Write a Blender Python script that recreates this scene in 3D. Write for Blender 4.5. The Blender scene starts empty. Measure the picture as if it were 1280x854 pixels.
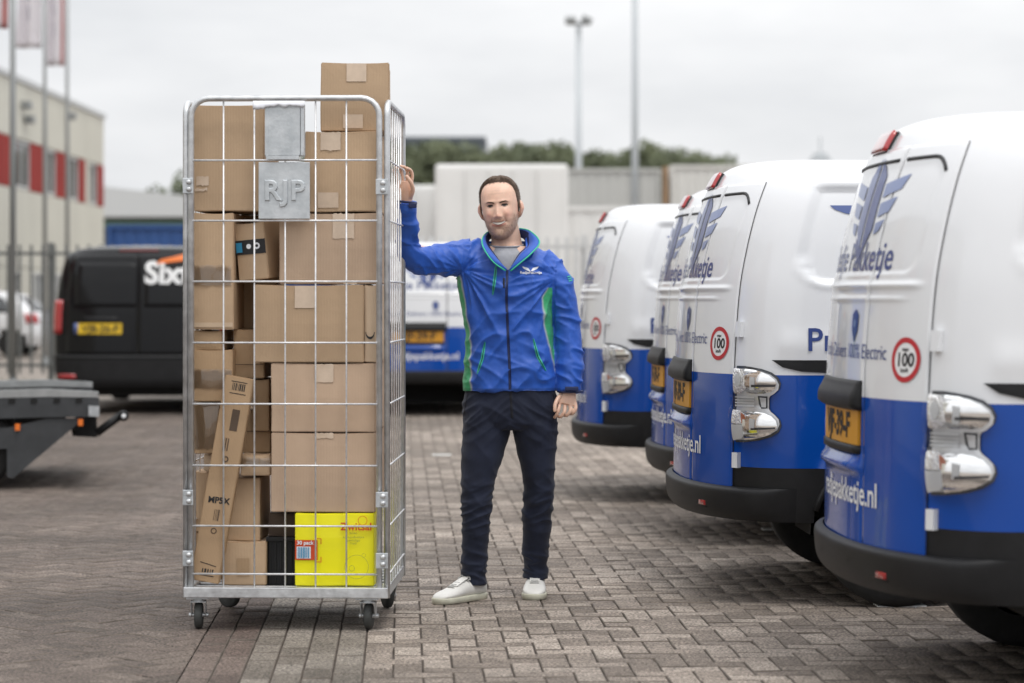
import bpy, bmesh, math, random
import numpy as np
from mathutils import Vector, Matrix, noise

random.seed(7)
rng = np.random.default_rng(7)
S = bpy.context.scene
C = S.collection
R = math.radians

# ------------------------------------------------------------------ camera
CAM_H, F, HZ = 1.31, 3022.0, 372.0        # camera height, focal length in photo pixels, horizon row
cam = bpy.data.objects.new('camera', bpy.data.cameras.new('camera'))
C.objects.link(cam)
cam.location = (0, 0, CAM_H)
cam.rotation_euler = (R(90), 0, 0)
cam.data.sensor_width = 36
cam.data.lens = 85
cam.data.shift_y = -(427 - HZ) / 1280
cam.data.clip_start = 0.1
cam.data.clip_end = 3000
cam.data.dof.use_dof = True
cam.data.dof.focus_distance = 10.2
cam.data.dof.aperture_fstop = 2.3
S.camera = cam

# ------------------------------------------------------------------ sky and sun (overcast)
SUN_DIR = Vector((0.30, -0.55, 1.30)).normalized()
w = bpy.data.worlds.new('World'); S.world = w; w.use_nodes = True
nt = w.node_tree; nt.nodes.clear()
N = nt.nodes.new; L = nt.links.new
out = N('ShaderNodeOutputWorld'); bg = N('ShaderNodeBackground')
sky = N('ShaderNodeTexSky'); sky.sky_type = 'NISHITA'; sky.sun_disc = False
sky.sun_elevation = math.asin(SUN_DIR.z); sky.sun_rotation = math.atan2(SUN_DIR.x, SUN_DIR.y)
sky.dust_density = 4.0; sky.ozone_density = 1.0
hs = N('ShaderNodeHueSaturation'); hs.inputs['Saturation'].default_value = 0.10
tc = N('ShaderNodeTexCoord'); mp = N('ShaderNodeMapping'); mp.inputs['Scale'].default_value = (2.0, 2.0, 7.0)
nz = N('ShaderNodeTexNoise'); nz.inputs['Scale'].default_value = 2.3; nz.inputs['Detail'].default_value = 5; nz.inputs['Roughness'].default_value = 0.55
rp = N('ShaderNodeValToRGB'); rp.color_ramp.elements[0].position = 0.3; rp.color_ramp.elements[0].color = (8.0, 8.2, 8.5, 1)
rp.color_ramp.elements[1].position = 0.66; rp.color_ramp.elements[1].color = (10.4, 10.5, 10.65, 1)
mx = N('ShaderNodeMix'); mx.data_type = 'RGBA'; mx.inputs[0].default_value = 0.92
L(sky.outputs[0], hs.inputs['Color']); L(tc.outputs['Generated'], mp.inputs[0]); L(mp.outputs[0], nz.inputs['Vector'])
L(nz.outputs['Fac'], rp.inputs[0]); L(hs.outputs[0], mx.inputs[6]); L(rp.outputs[0], mx.inputs[7])
sx = N('ShaderNodeSeparateXYZ'); L(tc.outputs['Generated'], sx.inputs[0])       # overcast sky: the zenith is brighter than the horizon
mrz = N('ShaderNodeMapRange'); mrz.inputs[1].default_value = 0.0; mrz.inputs[2].default_value = 1.0; mrz.inputs[3].default_value = 1.0; mrz.inputs[4].default_value = 2.2
L(sx.outputs[2], mrz.inputs[0])
mz = N('ShaderNodeMix'); mz.data_type = 'RGBA'; mz.blend_type = 'MULTIPLY'; mz.inputs[0].default_value = 1.0
L(mx.outputs[2], mz.inputs[6]); L(mrz.outputs[0], mz.inputs[7]); L(mz.outputs[2], bg.inputs['Color']); bg.inputs['Strength'].default_value = 0.066
L(bg.outputs[0], out.inputs[0])
sun = bpy.data.objects.new('sun', bpy.data.lights.new('sun', 'SUN')); C.objects.link(sun)
sun.data.energy = 0.8; sun.data.angle = R(16); sun.data.color = (1.0, 0.96, 0.90)
sun.rotation_euler = SUN_DIR.to_track_quat('Z', 'Y').to_euler()
vs = S.view_settings
S.display_settings.display_device = 'sRGB'
vs.view_transform = 'Standard'; vs.look = 'None'; vs.exposure = 0.42; vs.gamma = 1.0; vs.use_curve_mapping = False

# ------------------------------------------------------------------ helpers
def px(x, y, D):
    """photo pixel at distance D -> world point"""
    return Vector(((x - 640) * D / F, D, CAM_H - (y - HZ) * D / F))

def pchip(xs, ys):
    xs = np.array(xs, float); ys = np.array(ys, float)
    h = np.diff(xs); d = np.diff(ys) / h
    m = np.zeros(len(xs)); m[0] = d[0]; m[-1] = d[-1]
    for i in range(1, len(xs) - 1):
        if d[i-1] * d[i] > 0:
            w1 = 2*h[i] + h[i-1]; w2 = h[i] + 2*h[i-1]
            m[i] = (w1 + w2) / (w1/d[i-1] + w2/d[i])
    def f(x):
        x = np.clip(np.asarray(x, float), xs[0], xs[-1])
        i = np.clip(np.searchsorted(xs, x) - 1, 0, len(h) - 1)
        t = (x - xs[i]) / h[i]
        return ((2*t**3 - 3*t**2 + 1)*ys[i] + (t**3 - 2*t**2 + t)*h[i]*m[i] + (-2*t**3 + 3*t**2)*ys[i+1] + (t**3 - t**2)*h[i]*m[i+1])
    return f

def sstep(a, b, x):
    t = np.clip((x - a) / (b - a), 0, 1); return t*t*(3 - 2*t)

def mat(name, col, rough=0.5, metal=0.0, coat=0.0, var=0.0, vscale=6.0, bump=0.0, bscale=60.0, spec=0.5, stretch=None,
        col2=None, emit=None, rvar=0.0, attr=None, sheen=0.0, objvar=0.0):
    m = bpy.data.materials.new(name); m.use_nodes = True
    t = m.node_tree; b = t.nodes['Principled BSDF']
    b.inputs['Base Color'].default_value = (*col, 1); b.inputs['Roughness'].default_value = rough
    b.inputs['Metallic'].default_value = metal; b.inputs['Coat Weight'].default_value = coat
    b.inputs['Coat Roughness'].default_value = 0.04
    b.inputs['Specular IOR Level'].default_value = spec
    if sheen: b.inputs['Sheen Weight'].default_value = sheen
    n = t.nodes.new; l = t.links.new
    co = n('ShaderNodeTexCoord'); src = co.outputs['Object']
    if stretch:
        mp = n('ShaderNodeMapping'); mp.inputs['Scale'].default_value = stretch
        l(src, mp.inputs[0]); src = mp.outputs[0]
    basec = None
    if attr:
        at = n('ShaderNodeAttribute'); at.attribute_name = attr; basec = at.outputs['Color']
        l(basec, b.inputs['Base Color'])
    if var or col2:
        a = n('ShaderNodeTexNoise'); a.inputs['Scale'].default_value = vscale; a.inputs['Detail'].default_value = 6; a.inputs['Roughness'].default_value = 0.6
        l(src, a.inputs['Vector'])
        if basec is not None:
            mr = n('ShaderNodeMapRange'); mr.inputs[1].default_value = 0.25; mr.inputs[2].default_value = 0.75
            mr.inputs[3].default_value = 1 - var; mr.inputs[4].default_value = 1 + var
            l(a.outputs['Fac'], mr.inputs[0])
            mm = n('ShaderNodeMix'); mm.data_type = 'RGBA'; mm.blend_type = 'MULTIPLY'; mm.inputs[0].default_value = 1
            l(basec, mm.inputs[6]); l(mr.outputs[0], mm.inputs[7]); l(mm.outputs[2], b.inputs['Base Color'])
        else:
            r = n('ShaderNodeValToRGB')
            c2 = col2 or tuple(min(1, c*(1 + var)) for c in col)
            c1 = col if col2 else tuple(c*(1 - var) for c in col)
            r.color_ramp.elements[0].position = 0.32; r.color_ramp.elements[0].color = (*c1, 1)
            r.color_ramp.elements[1].position = 0.68; r.color_ramp.elements[1].color = (*c2, 1)
            l(a.outputs['Fac'], r.inputs[0]); cur = r.outputs[0]
            if objvar:
                oi = n('ShaderNodeObjectInfo'); mr = n('ShaderNodeMapRange'); mr.inputs[3].default_value = 1 - objvar; mr.inputs[4].default_value = 1 + objvar
                l(oi.outputs['Random'], mr.inputs[0])
                mm = n('ShaderNodeMix'); mm.data_type = 'RGBA'; mm.blend_type = 'MULTIPLY'; mm.inputs[0].default_value = 1
                l(cur, mm.inputs[6]); l(mr.outputs[0], mm.inputs[7]); cur = mm.outputs[2]
            l(cur, b.inputs['Base Color'])
        if rvar:
            mr = n('ShaderNodeMapRange'); mr.inputs[1].default_value = 0.3; mr.inputs[2].default_value = 0.7
            mr.inputs[3].default_value = max(0.02, rough - rvar); mr.inputs[4].default_value = min(1, rough + rvar)
            l(a.outputs['Fac'], mr.inputs[0]); l(mr.outputs[0], b.inputs['Roughness'])
    if bump:
        a2 = n('ShaderNodeTexNoise'); a2.inputs['Scale'].default_value = bscale; a2.inputs['Detail'].default_value = 4
        l(src, a2.inputs['Vector']); bm = n('ShaderNodeBump'); bm.inputs['Strength'].default_value = bump; bm.inputs['Distance'].default_value = 0.01
        l(a2.outputs['Fac'], bm.inputs['Height']); l(bm.outputs[0], b.inputs['Normal'])
    if emit:
        b.inputs['Emission Color'].default_value = (*col, 1); b.inputs['Emission Strength'].default_value = emit
    return m

def clear_mat(name, tint=(1, 1, 1), gloss=0.05):
    m = bpy.data.materials.new(name); m.use_nodes = True
    t = m.node_tree; t.nodes.clear(); n = t.nodes.new; l = t.links.new
    o = n('ShaderNodeOutputMaterial'); a = n('ShaderNodeBsdfTransparent'); a.inputs[0].default_value = (*tint, 1)
    g = n('ShaderNodeBsdfGlossy'); g.inputs['Roughness'].default_value = 0.03
    fr = n('ShaderNodeFresnel'); fr.inputs[0].default_value = 1.45
    mx = n('ShaderNodeMixShader'); ad = n('ShaderNodeMath'); ad.operation = 'ADD'; ad.inputs[1].default_value = gloss - 0.04; ad.use_clamp = True
    l(fr.outputs[0], ad.inputs[0]); l(ad.outputs[0], mx.inputs[0]); l(a.outputs[0], mx.inputs[1]); l(g.outputs[0], mx.inputs[2]); l(mx.outputs[0], o.inputs[0])
    return m

def tag(o, label=None, cat=None, group=None, kind=None):
    if label: o['label'] = label
    if cat: o['category'] = cat
    if group: o['group'] = group
    if kind: o['kind'] = kind
    return o

def empty(name, loc=(0, 0, 0), rz=0.0):
    o = bpy.data.objects.new(name, None); C.objects.link(o)
    o.location = loc; o.rotation_euler = (0, 0, rz); o.empty_display_size = 0.1
    return o

def mesh_obj(name, verts, faces, m, parent=None, smooth=False, fmat=None):
    me = bpy.data.meshes.new(name)
    me.from_pydata([tuple(v) for v in verts], [], [tuple(f) for f in faces])
    for k in (m if isinstance(m, (list, tuple)) else [m]): me.materials.append(k)
    if fmat is not None: me.polygons.foreach_set('material_index', np.array(fmat, dtype=np.int32))
    if smooth: me.polygons.foreach_set('use_smooth', np.ones(len(me.polygons), dtype=bool))
    me.update()
    o = bpy.data.objects.new(name, me); C.objects.link(o)
    if parent is not None: o.parent = parent
    return o

def children(o): return [c for c in bpy.data.objects if c.parent == o]
def copy_tree(o, parent=None):
    c = o.copy(); C.objects.link(c); c.parent = parent
    for ch in children(o): copy_tree(ch, c)
    return c

class MB:
    def __init__(s): s.v = []; s.f = []; s.fm = []; s.m = 0
    def add(s, vs, fs):
        k = len(s.v); s.v += [tuple(v) for v in vs]; s.f += [tuple(i + k for i in f) for f in fs]; s.fm += [s.m]*len(fs)
        return s
    def box(s, a, b, M=None):
        (x0, y0, z0), (x1, y1, z1) = a, b
        vs = [Vector(p) for p in ((x0,y0,z0),(x1,y0,z0),(x1,y1,z0),(x0,y1,z0),(x0,y0,z1),(x1,y0,z1),(x1,y1,z1),(x0,y1,z1))]
        if M is not None: vs = [M @ v for v in vs]
        return s.add(vs, [(0,3,2,1),(4,5,6,7),(0,1,5,4),(1,2,6,5),(2,3,7,6),(3,0,4,7)])
    def rbox(s, a, b, r=0.004, M=None):
        """box with chamfered edges"""
        a = Vector(a); b = Vector(b); c = (a + b)/2; h = (b - a)/2
        bm = bmesh.new(); bmesh.ops.create_cube(bm, size=2.0)
        for v in bm.verts: v.co = Vector((v.co.x*h.x, v.co.y*h.y, v.co.z*h.z)) + c
        bmesh.ops.bevel(bm, geom=bm.edges[:], offset=min(r, 0.45*min(h)*2), segments=2, affect='EDGES', profile=0.6)
        bm.verts.index_update()
        vs = [M @ v.co if M is not None else v.co.copy() for v in bm.verts]
        s.add(vs, [[v.index for v in f.verts] for f in bm.faces]); bm.free(); return s
    def tube(s, pts, r, n=8, cap=True, closed=False):
        pts = [Vector(p) for p in pts]; rs = r if isinstance(r, (list, tuple)) else [r]*len(pts)
        k = len(pts); vs = []; up = None
        for i, p in enumerate(pts):
            if closed: t = pts[(i+1) % k] - pts[(i-1) % k]
            else: t = pts[min(i+1, k-1)] - pts[max(i-1, 0)]
            t.normalize()
            if up is None:
                up = Vector((0, 0, 1)) if abs(t.z) < 0.9 else Vector((0, 1, 0))
            u = (up - t*up.dot(t)).normalized(); up = u; v = t.cross(u)
            for j in range(n):
                a = 2*math.pi*j/n
                vs.append(p + (u*math.cos(a) + v*math.sin(a))*rs[i])
        fs = []
        for i in range(k if closed else k-1):
            i2 = (i+1) % k
            for j in range(n):
                fs.append((i*n+j, i*n+(j+1) % n, i2*n+(j+1) % n, i2*n+j))
        if cap and not closed: fs.append(tuple(range(n))[::-1]); fs.append(tuple((k-1)*n+j for j in range(n)))
        return s.add(vs, fs)
    def lathe(s, prof, axis='Z', n=20, M=None):
        """prof: list of (radius, height)"""
        vs = []; fs = []
        for r_, h in prof:
            for j in range(n):
                a = 2*math.pi*j/n; c, d = r_*math.cos(a), r_*math.sin(a)
                p = Vector((c, d, h)) if axis == 'Z' else (Vector((c, h, d)) if axis == 'Y' else Vector((h, c, d)))
                vs.append(M @ p if M is not None else p)
        for i in range(len(prof)-1):
            for j in range(n): fs.append((i*n+j, i*n+(j+1) % n, (i+1)*n+(j+1) % n, (i+1)*n+j))
        fs.append(tuple(range(n))); fs.append(tuple((len(prof)-1)*n+j for j in range(n)))
        return s.add(vs, fs)
    def build(s, name, m, parent=None, smooth=False):
        return mesh_obj(name, s.v, s.f, m, parent, smooth, s.fm if isinstance(m, (list, tuple)) else None)

_tcache = {}
def text_geo(s, size=1.0, bold=0.0, extrude=0.0, spacing=1.0, bevel=0.0, shear=0.0):
    """(verts, faces) of a text laid out in the xy-plane, centred in x, baseline at 0"""
    key = (s, size, bold, extrude, spacing, bevel, shear)
    if key in _tcache: return _tcache[key]
    cu = bpy.data.curves.new('lettering', 'FONT'); cu.body = s; cu.size = size; cu.align_x = 'CENTER'
    cu.offset = bold; cu.extrude = extrude; cu.space_character = spacing; cu.resolution_u = 3; cu.bevel_depth = bevel; cu.shear = shear
    o = bpy.data.objects.new('lettering', cu); C.objects.link(o)
    dg = bpy.context.evaluated_depsgraph_get(); me = bpy.data.meshes.new_from_object(o.evaluated_get(dg))
    v = [x.co.copy() for x in me.vertices]; f = [tuple(p.vertices) for p in me.polygons]
    bpy.data.objects.remove(o); bpy.data.curves.remove(cu); bpy.data.meshes.remove(me)
    _tcache[key] = (v, f); return v, f

def poly_geo(polys, maxe=0.04):
    """flat polygons [(x,y)..] -> finely triangulated (verts, faces)"""
    bm = bmesh.new()
    for p in polys:
        vs = [bm.verts.new((a, b, 0)) for a, b in p]; bm.faces.new(vs)
    bmesh.ops.triangulate(bm, faces=bm.faces[:])
    for _ in range(5):
        e = [x for x in bm.edges if x.calc_length() > maxe]
        if not e: break
        bmesh.ops.subdivide_edges(bm, edges=e, cuts=1); bmesh.ops.triangulate(bm, faces=bm.faces[:])
    bm.normal_update()
    for f in bm.faces:
        if f.normal.z < 0: f.normal_flip()
    bm.verts.index_update()
    r = [v.co.copy() for v in bm.verts], [tuple(v.index for v in f.verts) for f in bm.faces]
    bm.free(); return r

# ------------------------------------------------------------------ materials
def paving_mat(name, c1, c2, c3):
    m = bpy.data.materials.new(name); m.use_nodes = True
    t = m.node_tree; b = t.nodes['Principled BSDF']; n = t.nodes.new; l = t.links.new
    geo = n('ShaderNodeNewGeometry'); oi = n('ShaderNodeObjectInfo'); ad = n('ShaderNodeMath'); ad.operation = 'ADD'
    fr = n('ShaderNodeMath'); fr.operation = 'FRACT'
    l(geo.outputs['Random Per Island'], ad.inputs[0]); l(oi.outputs['Random'], ad.inputs[1]); l(ad.outputs[0], fr.inputs[0])
    r = n('ShaderNodeValToRGB'); r.color_ramp.elements[0].color = (*c1, 1); r.color_ramp.elements[1].color = (*c2, 1)
    e = r.color_ramp.elements.new(0.55); e.color = (*c3, 1)
    l(fr.outputs[0], r.inputs[0])
    mpz = n('ShaderNodeMapping'); mpz.inputs['Scale'].default_value = (1, 1, 1); l(geo.outputs['Position'], mpz.inputs[0])
    big = n('ShaderNodeTexNoise'); big.inputs['Scale'].default_value = 0.7; big.inputs['Detail'].default_value = 5; l(mpz.outputs[0], big.inputs['Vector'])
    mid = n('ShaderNodeTexNoise'); mid.inputs['Scale'].default_value = 18; mid.inputs['Detail'].default_value = 5; l(mpz.outputs[0], mid.inputs['Vector'])
    fine = n('ShaderNodeTexNoise'); fine.inputs['Scale'].default_value = 95; fine.inputs['Detail'].default_value = 3; l(mpz.outputs[0], fine.inputs['Vector'])
    cur = r.outputs[0]
    for src, lo, hi, a0, a1 in ((big, 0.66, 1.22, 0.34, 0.66), (mid, 0.80, 1.2, 0.3, 0.7), (fine, 0.35, 1.65, 0.36, 0.64)):
        mr = n('ShaderNodeMapRange'); mr.inputs[1].default_value = a0; mr.inputs[2].default_value = a1; mr.inputs[3].default_value = lo; mr.inputs[4].default_value = hi
        l(src.outputs['Fac'], mr.inputs[0])
        mm = n('ShaderNodeMix'); mm.data_type = 'RGBA'; mm.blend_type = 'MULTIPLY'; mm.inputs[0].default_value = 1
        l(cur, mm.inputs[6]); l(mr.outputs[0], mm.inputs[7]); cur = mm.outputs[2]
    l(cur, b.inputs['Base Color']); b.inputs['Roughness'].default_value = 0.8; b.inputs['Specular IOR Level'].default_value = 0.35
    bm = n('ShaderNodeBump'); bm.inputs['Strength'].default_value = 0.6; bm.inputs['Distance'].default_value = 0.006
    l(fine.outputs['Fac'], bm.inputs['Height']); l(bm.outputs[0], b.inputs['Normal'])
    return m

M = {}
M['pav'] = paving_mat('paving_brick', (0.175, 0.145, 0.121), (0.335, 0.287, 0.245), (0.26, 0.218, 0.184))
M['pav_dark'] = paving_mat('paving_brick_brown', (0.10, 0.08, 0.067), (0.155, 0.125, 0.105), (0.128, 0.10, 0.085))
M['pav_gutter'] = paving_mat('gutter_brick', (0.145, 0.125, 0.105), (0.24, 0.212, 0.182), (0.195, 0.17, 0.144))
M['pav_red'] = paving_mat('red_brick_row', (0.105, 0.079, 0.067), (0.155, 0.12, 0.102), (0.132, 0.097, 0.082))
M['joint'] = mat('joint_sand', (0.075, 0.060, 0.049), 0.95, var=0.4, vscale=9, bump=0.5, bscale=200)
M['edge'] = mat('dark_brick_edge', (0.135, 0.112, 0.094), 0.95, var=0.4, vscale=14)  # brick sides and chamfers, darker than the tops
M['ground'] = mat('far_paving', (0.25, 0.218, 0.19), 0.85, var=0.18, vscale=0.5, bump=0.3, bscale=30)
M['linepaint'] = mat('line_paint', (0.62, 0.62, 0.6), 0.7, var=0.2, vscale=30)
M['white'] = mat('van_white_paint', (0.745, 0.755, 0.775), 0.22, coat=0.6, var=0.02, vscale=2)
M['blue'] = mat('van_blue_paint', (0.002, 0.060, 0.34), 0.22, spec=0.3, coat=0.5, var=0.05, vscale=2)
M['plastic'] = mat('black_plastic', (0.010, 0.010, 0.011), 0.5, var=0.25, vscale=9, bump=0.15, bscale=400, spec=0.3)
M['greyplastic'] = mat('grey_bumper_plastic', (0.020, 0.0205, 0.022), 0.5, var=0.25, vscale=7, bump=0.15, bscale=300)
M['seal'] = mat('door_seal', (0.02, 0.02, 0.022), 0.7)
M['glass'] = mat('dark_glass', (0.01, 0.012, 0.014), 0.03, spec=0.8)
M['chrome'] = mat('lamp_reflector', (0.95, 0.95, 0.95), 0.07, metal=1.0)
M['sparkle'] = mat('faceted_reflector', (0.95, 0.95, 0.95), 0.08, metal=1.0, bump=0.9, bscale=110)
M['satin'] = mat('satin_reflector', (0.74, 0.75, 0.77), 0.22, metal=0.3)
M['lens'] = clear_mat('clear_lens')
M['redlens'] = mat('red_lens', (0.40, 0.012, 0.015), 0.12, coat=1.0)
M['amber'] = mat('amber_lens', (0.55, 0.16, 0.08), 0.2, coat=0.5)
M['frost'] = mat('frosted_lens', (0.78, 0.79, 0.8), 0.3)
M['darklens'] = mat('lamp_dark_tone', (0.05, 0.055, 0.065), 0.25)
M['tyre'] = mat('tyre_rubber', (0.018, 0.018, 0.018), 0.85, var=0.3, vscale=20)
M['rim'] = mat('wheel_rim', (0.45, 0.46, 0.47), 0.35, metal=0.8)
M['under'] = mat('underbody', (0.012, 0.012, 0.012), 0.9)
M['decal'] = mat('decal_blue', (0.022, 0.05, 0.21), 0.35, coat=0.3)
M['decal_mid'] = mat('decal_mid_blue', (0.075, 0.115, 0.30), 0.3, coat=0.3)
M['decal_light'] = mat('decal_light_blue', (0.16, 0.215, 0.42), 0.3, coat=0.3)
M['decal_white'] = mat('decal_white', (0.8, 0.8, 0.8), 0.4)
M['sign_red'] = mat('sign_red', (0.48, 0.02, 0.03), 0.4)
M['black_ink'] = mat('black_ink', (0.012, 0.012, 0.014), 0.6)
M['plate_y'] = mat('number_plate_yellow', (0.60, 0.28, 0.02), 0.35)
M['orange'] = mat('orange_print', (0.8, 0.18, 0.02), 0.4)
M['blackpaint'] = mat('black_van_paint', (0.006, 0.006, 0.007), 0.12, spec=0.22, coat=0.08)
def galv(name, c1, c2):
    m = mat(name, c1, 0.42, metal=0.75, col2=c2, vscale=22, rvar=0.12, bump=0.08, bscale=90); return m
M['galv'] = galv('galvanised_steel', (0.50, 0.51, 0.52), (0.70, 0.71, 0.72))
M['galvp'] = galv('galvanised_sheet', (0.48, 0.51, 0.53), (0.64, 0.665, 0.685))
M['zincwire'] = mat('zinc_wire', (0.74, 0.74, 0.75), 0.38, metal=0.5, var=0.15, vscale=40)
M['castor'] = mat('caster_rubber', (0.045, 0.047, 0.045), 0.7, var=0.2, vscale=30)
M['paper'] = mat('paper', (0.78, 0.79, 0.84), 0.8)
# ------------------------------------------------------------------ ground and paving
YAW = R(2.6)                                   # the yard's paving and the parked row turn a little left of the view axis
g = MB().add([(-900, -60, -0.016), (900, -60, -0.016), (900, 1500, -0.016), (-900, 1500, -0.016)], [(0, 1, 2, 3)]).build('ground', M['ground'])
tag(g, 'wide paved ground reaching to the horizon', 'ground', kind='structure')
yard = MB().add([(-9, 4.5, -0.008), (10, 4.5, -0.008), (12, 31, -0.008), (-11, 31, -0.008)], [(0, 1, 2, 3)]).build('paved_yard', M['joint'])
tag(yard, 'brick paved yard with sanded joints under cart and vans', 'pavement', kind='structure')

PO = Vector((-0.93, 8.2, 0)); PU = Vector((math.cos(YAW), math.sin(YAW), 0)); PV = Vector((-math.sin(YAW), math.cos(YAW), 0))
cut = []; bricks = []                                    # (u, v, angle, material key)
B = 0.105
def in_view(u, v, lo=5.9, hi=30.0):
    p = PO + PU*u + PV*v
    return lo < p.y < hi and abs(p.x) < 0.2118*p.y + 0.7
for j in range(-25, 215):                       # right field: herringbone square to the yard
    for i in range(0, 110):
        k = (i - j) % 4
        if k not in (0, 3): continue
        u0, v0 = 0.42 + i*B, j*B
        u, v, a = (u0 + B, v0 + B/2, 0.0) if k == 0 else (u0 + B/2, v0 + B, math.pi/2)
        if k == 3 or u < 0.42 + 110*B:
            if in_view(u, v): bricks.append((u, v, a, 'pav'))
for c in range(4):                              # gutter: four straight courses
    for j in range(-12, 112):
        u, v = (c + 0.5)*B, (j + 0.5*(c % 2))*2*B
        if in_view(u, v): bricks.append((u, v, math.pi/2, 'pav_gutter'))
for c in range(2):                              # red courses beside the gutter
    for j in range(-12, 112):
        u, v = -(c + 0.5)*B, (j + 0.5*((c + 1) % 2))*2*B
        if in_view(u, v): bricks.append((u, v, math.pi/2, 'pav_red'))
q = math.sqrt(0.5)
for j in range(-160, 260):                      # left field: herringbone at 45 degrees
    for i in range(-160, 260):
        k = (i - j) % 4
        if k not in (0, 3): continue
        a0, b0 = ((i + 1)*B, (j + 0.5)*B) if k == 0 else ((i + 0.5)*B, (j + 1)*B)
        u, v = (a0 - b0)*q, (a0 + b0)*q
        if u > -0.11 or u < -9: continue
        if u > -0.32:
            if in_view(u, v): cut.append((u, v, math.pi/4 if k == 0 else 3*math.pi/4, 'pav_dark'))
            continue
        if in_view(u, v): bricks.append((u, v, math.pi/4 if k == 0 else 3*math.pi/4, 'pav_dark'))
hl, hw_, cz = B - 0.0022, B/2 - 0.0022, 0.0034
bv = [(sx*hl, sy*hw_, -0.03) for sx, sy in ((-1,-1),(1,-1),(1,1),(-1,1))] + [(sx*hl, sy*hw_, -cz) for sx, sy in ((-1,-1),(1,-1),(1,1),(-1,1))] \
   + [(sx*(hl-cz), sy*(hw_-cz), 0) for sx, sy in ((-1,-1),(1,-1),(1,1),(-1,1))]
bf = [(i, (i+1) % 4, 4+(i+1) % 4, 4+i) for i in range(4)] + [(4+i, 4+(i+1) % 4, 8+(i+1) % 4, 8+i) for i in range(4)] + [(8, 9, 10, 11)]
BV = np.array(bv); BF = np.array(bf)
def shown(b):
    p = PO + PU*b[0] + PV*b[1]
    y = HZ + CAM_H*F/p.y; x = 640 + p.x*F/p.y
    return -20 < x < 1300 and y < 862 and not (x > 1130 and y > 760)
bricks.sort(key=lambda b: (PO + PU*b[0] + PV*b[1]).y + (0 if shown(b) else 500))
singles, rest = bricks[:300], bricks[300:]
bmesh_ = {}
for k in ('pav', 'pav_dark', 'pav_gutter', 'pav_red'):
    me = bpy.data.meshes.new('brick'); me.from_pydata(bv, [], bf); me.materials.append(M[k]); me.materials.append(M['edge']); me.polygons.foreach_set('material_index', np.array([1]*8 + [0], dtype=np.int32)); bmesh_[k] = me
for u, v, a, k in singles:
    o = bpy.data.objects.new('brick', bmesh_[k]); C.objects.link(o); o.parent = yard
    p = PO + PU*u + PV*v
    o.location = (p.x, p.y, random.uniform(-0.002, 0.0012)); o.rotation_euler = (random.gauss(0, 0.011), random.gauss(0, 0.011), a + YAW + random.gauss(0, 0.006))
for k, nm in (('pav', 'brick_field'), ('pav_dark', 'brown_brick_field'), ('pav_gutter', 'gutter_bricks'), ('pav_red', 'red_brick_courses')):
    sel = [b for b in rest if b[3] == k]
    n = len(sel); uv = np.array([b[:3] for b in sel])
    ang = uv[:, 2] + YAW + rng.normal(0, 0.006, n)
    ca, sa = np.cos(ang)[:, None], np.sin(ang)[:, None]
    X = BV[None, :, 0]*ca - BV[None, :, 1]*sa; Y = BV[None, :, 0]*sa + BV[None, :, 1]*ca
    Z = np.broadcast_to(BV[None, :, 2], X.shape) + rng.uniform(-0.002, 0.0012, n)[:, None] + X*rng.normal(0, 0.011, n)[:, None] + Y*rng.normal(0, 0.011, n)[:, None]
    cx = PO.x + PU.x*uv[:, 0] + PV.x*uv[:, 1]; cy = PO.y + PU.y*uv[:, 0] + PV.y*uv[:, 1]
    V = np.stack([X + cx[:, None], Y + cy[:, None], Z], -1).reshape(-1, 3)
    FF = (BF[None] + (np.arange(n)*12)[:, None, None]).reshape(-1, 4)
    me = bpy.data.meshes.new(nm); me.vertices.add(len(V)); me.vertices.foreach_set('co', V.ravel())
    me.loops.add(FF.size); me.loops.foreach_set('vertex_index', FF.ravel().astype(np.int32))
    me.polygons.add(len(FF)); me.polygons.foreach_set('loop_start', np.arange(0, FF.size, 4, dtype=np.int32)); me.polygons.foreach_set('loop_total', np.full(len(FF), 4, dtype=np.int32))
    me.materials.append(M[k]); me.materials.append(M['edge']); me.polygons.foreach_set('material_index', np.tile(np.array([1]*8 + [0], dtype=np.int32), n)); me.update(); me.validate()
    o = bpy.data.objects.new(nm, me); C.objects.link(o); o.parent = yard; o['kind'] = 'stuff'
bm = bmesh.new()                                # bricks cut along the red course, half bricks along the gutter
for u, v, a, k in cut:
    vs_ = [bm.verts.new((u + x*math.cos(a) - y*math.sin(a), v + x*math.sin(a) + y*math.cos(a), z)) for x, y, z in bv]
    for f in bf: bm.faces.new([vs_[i] for i in f])
bmesh.ops.bisect_plane(bm, geom=bm.verts[:] + bm.edges[:] + bm.faces[:], plane_co=(-0.2118, 0, 0), plane_no=(1, 0, 0), clear_outer=True)
bm.verts.index_update()
o = mesh_obj('cut_bricks', [PO + PU*v.co.x + PV*v.co.y + Vector((0, 0, v.co.z)) for v in bm.verts], [[v.index for v in f.verts] for f in bm.faces], M['pav_dark'], yard); o['kind'] = 'stuff'; bm.free()
hv, hf = [], []
for j in range(-25, 215):
    if (0 - j) % 4 == 1 and in_view(0.42 + B/2, j*B + B/2):
        k0 = len(hv); hv += [PO + PU*(0.42 + B/2 + x*hw_/hl) + PV*(j*B + B/2 + y) + Vector((0, 0, z)) for x, y, z in bv]; hf += [tuple(i + k0 for i in f) for f in bf]
o = mesh_obj('half_bricks', hv, hf, M['pav'], yard); o['kind'] = 'stuff'
for (x, y, L_) in ((1125, 757, 0.21), (970, 662, 0.16), (552, 569, 0.16)):      # white marker bricks at the ends of the bays
    D = CAM_H*F/(y - HZ); p = px(x, y, D)
    o = MB().rbox((-L_/2, -0.05, -0.02), (L_/2, 0.05, 0.006), 0.004).build('white_marker_brick', M['linepaint'], yard); o.location = (p.x, D, 0); o.rotation_euler.z = YAW

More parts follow.
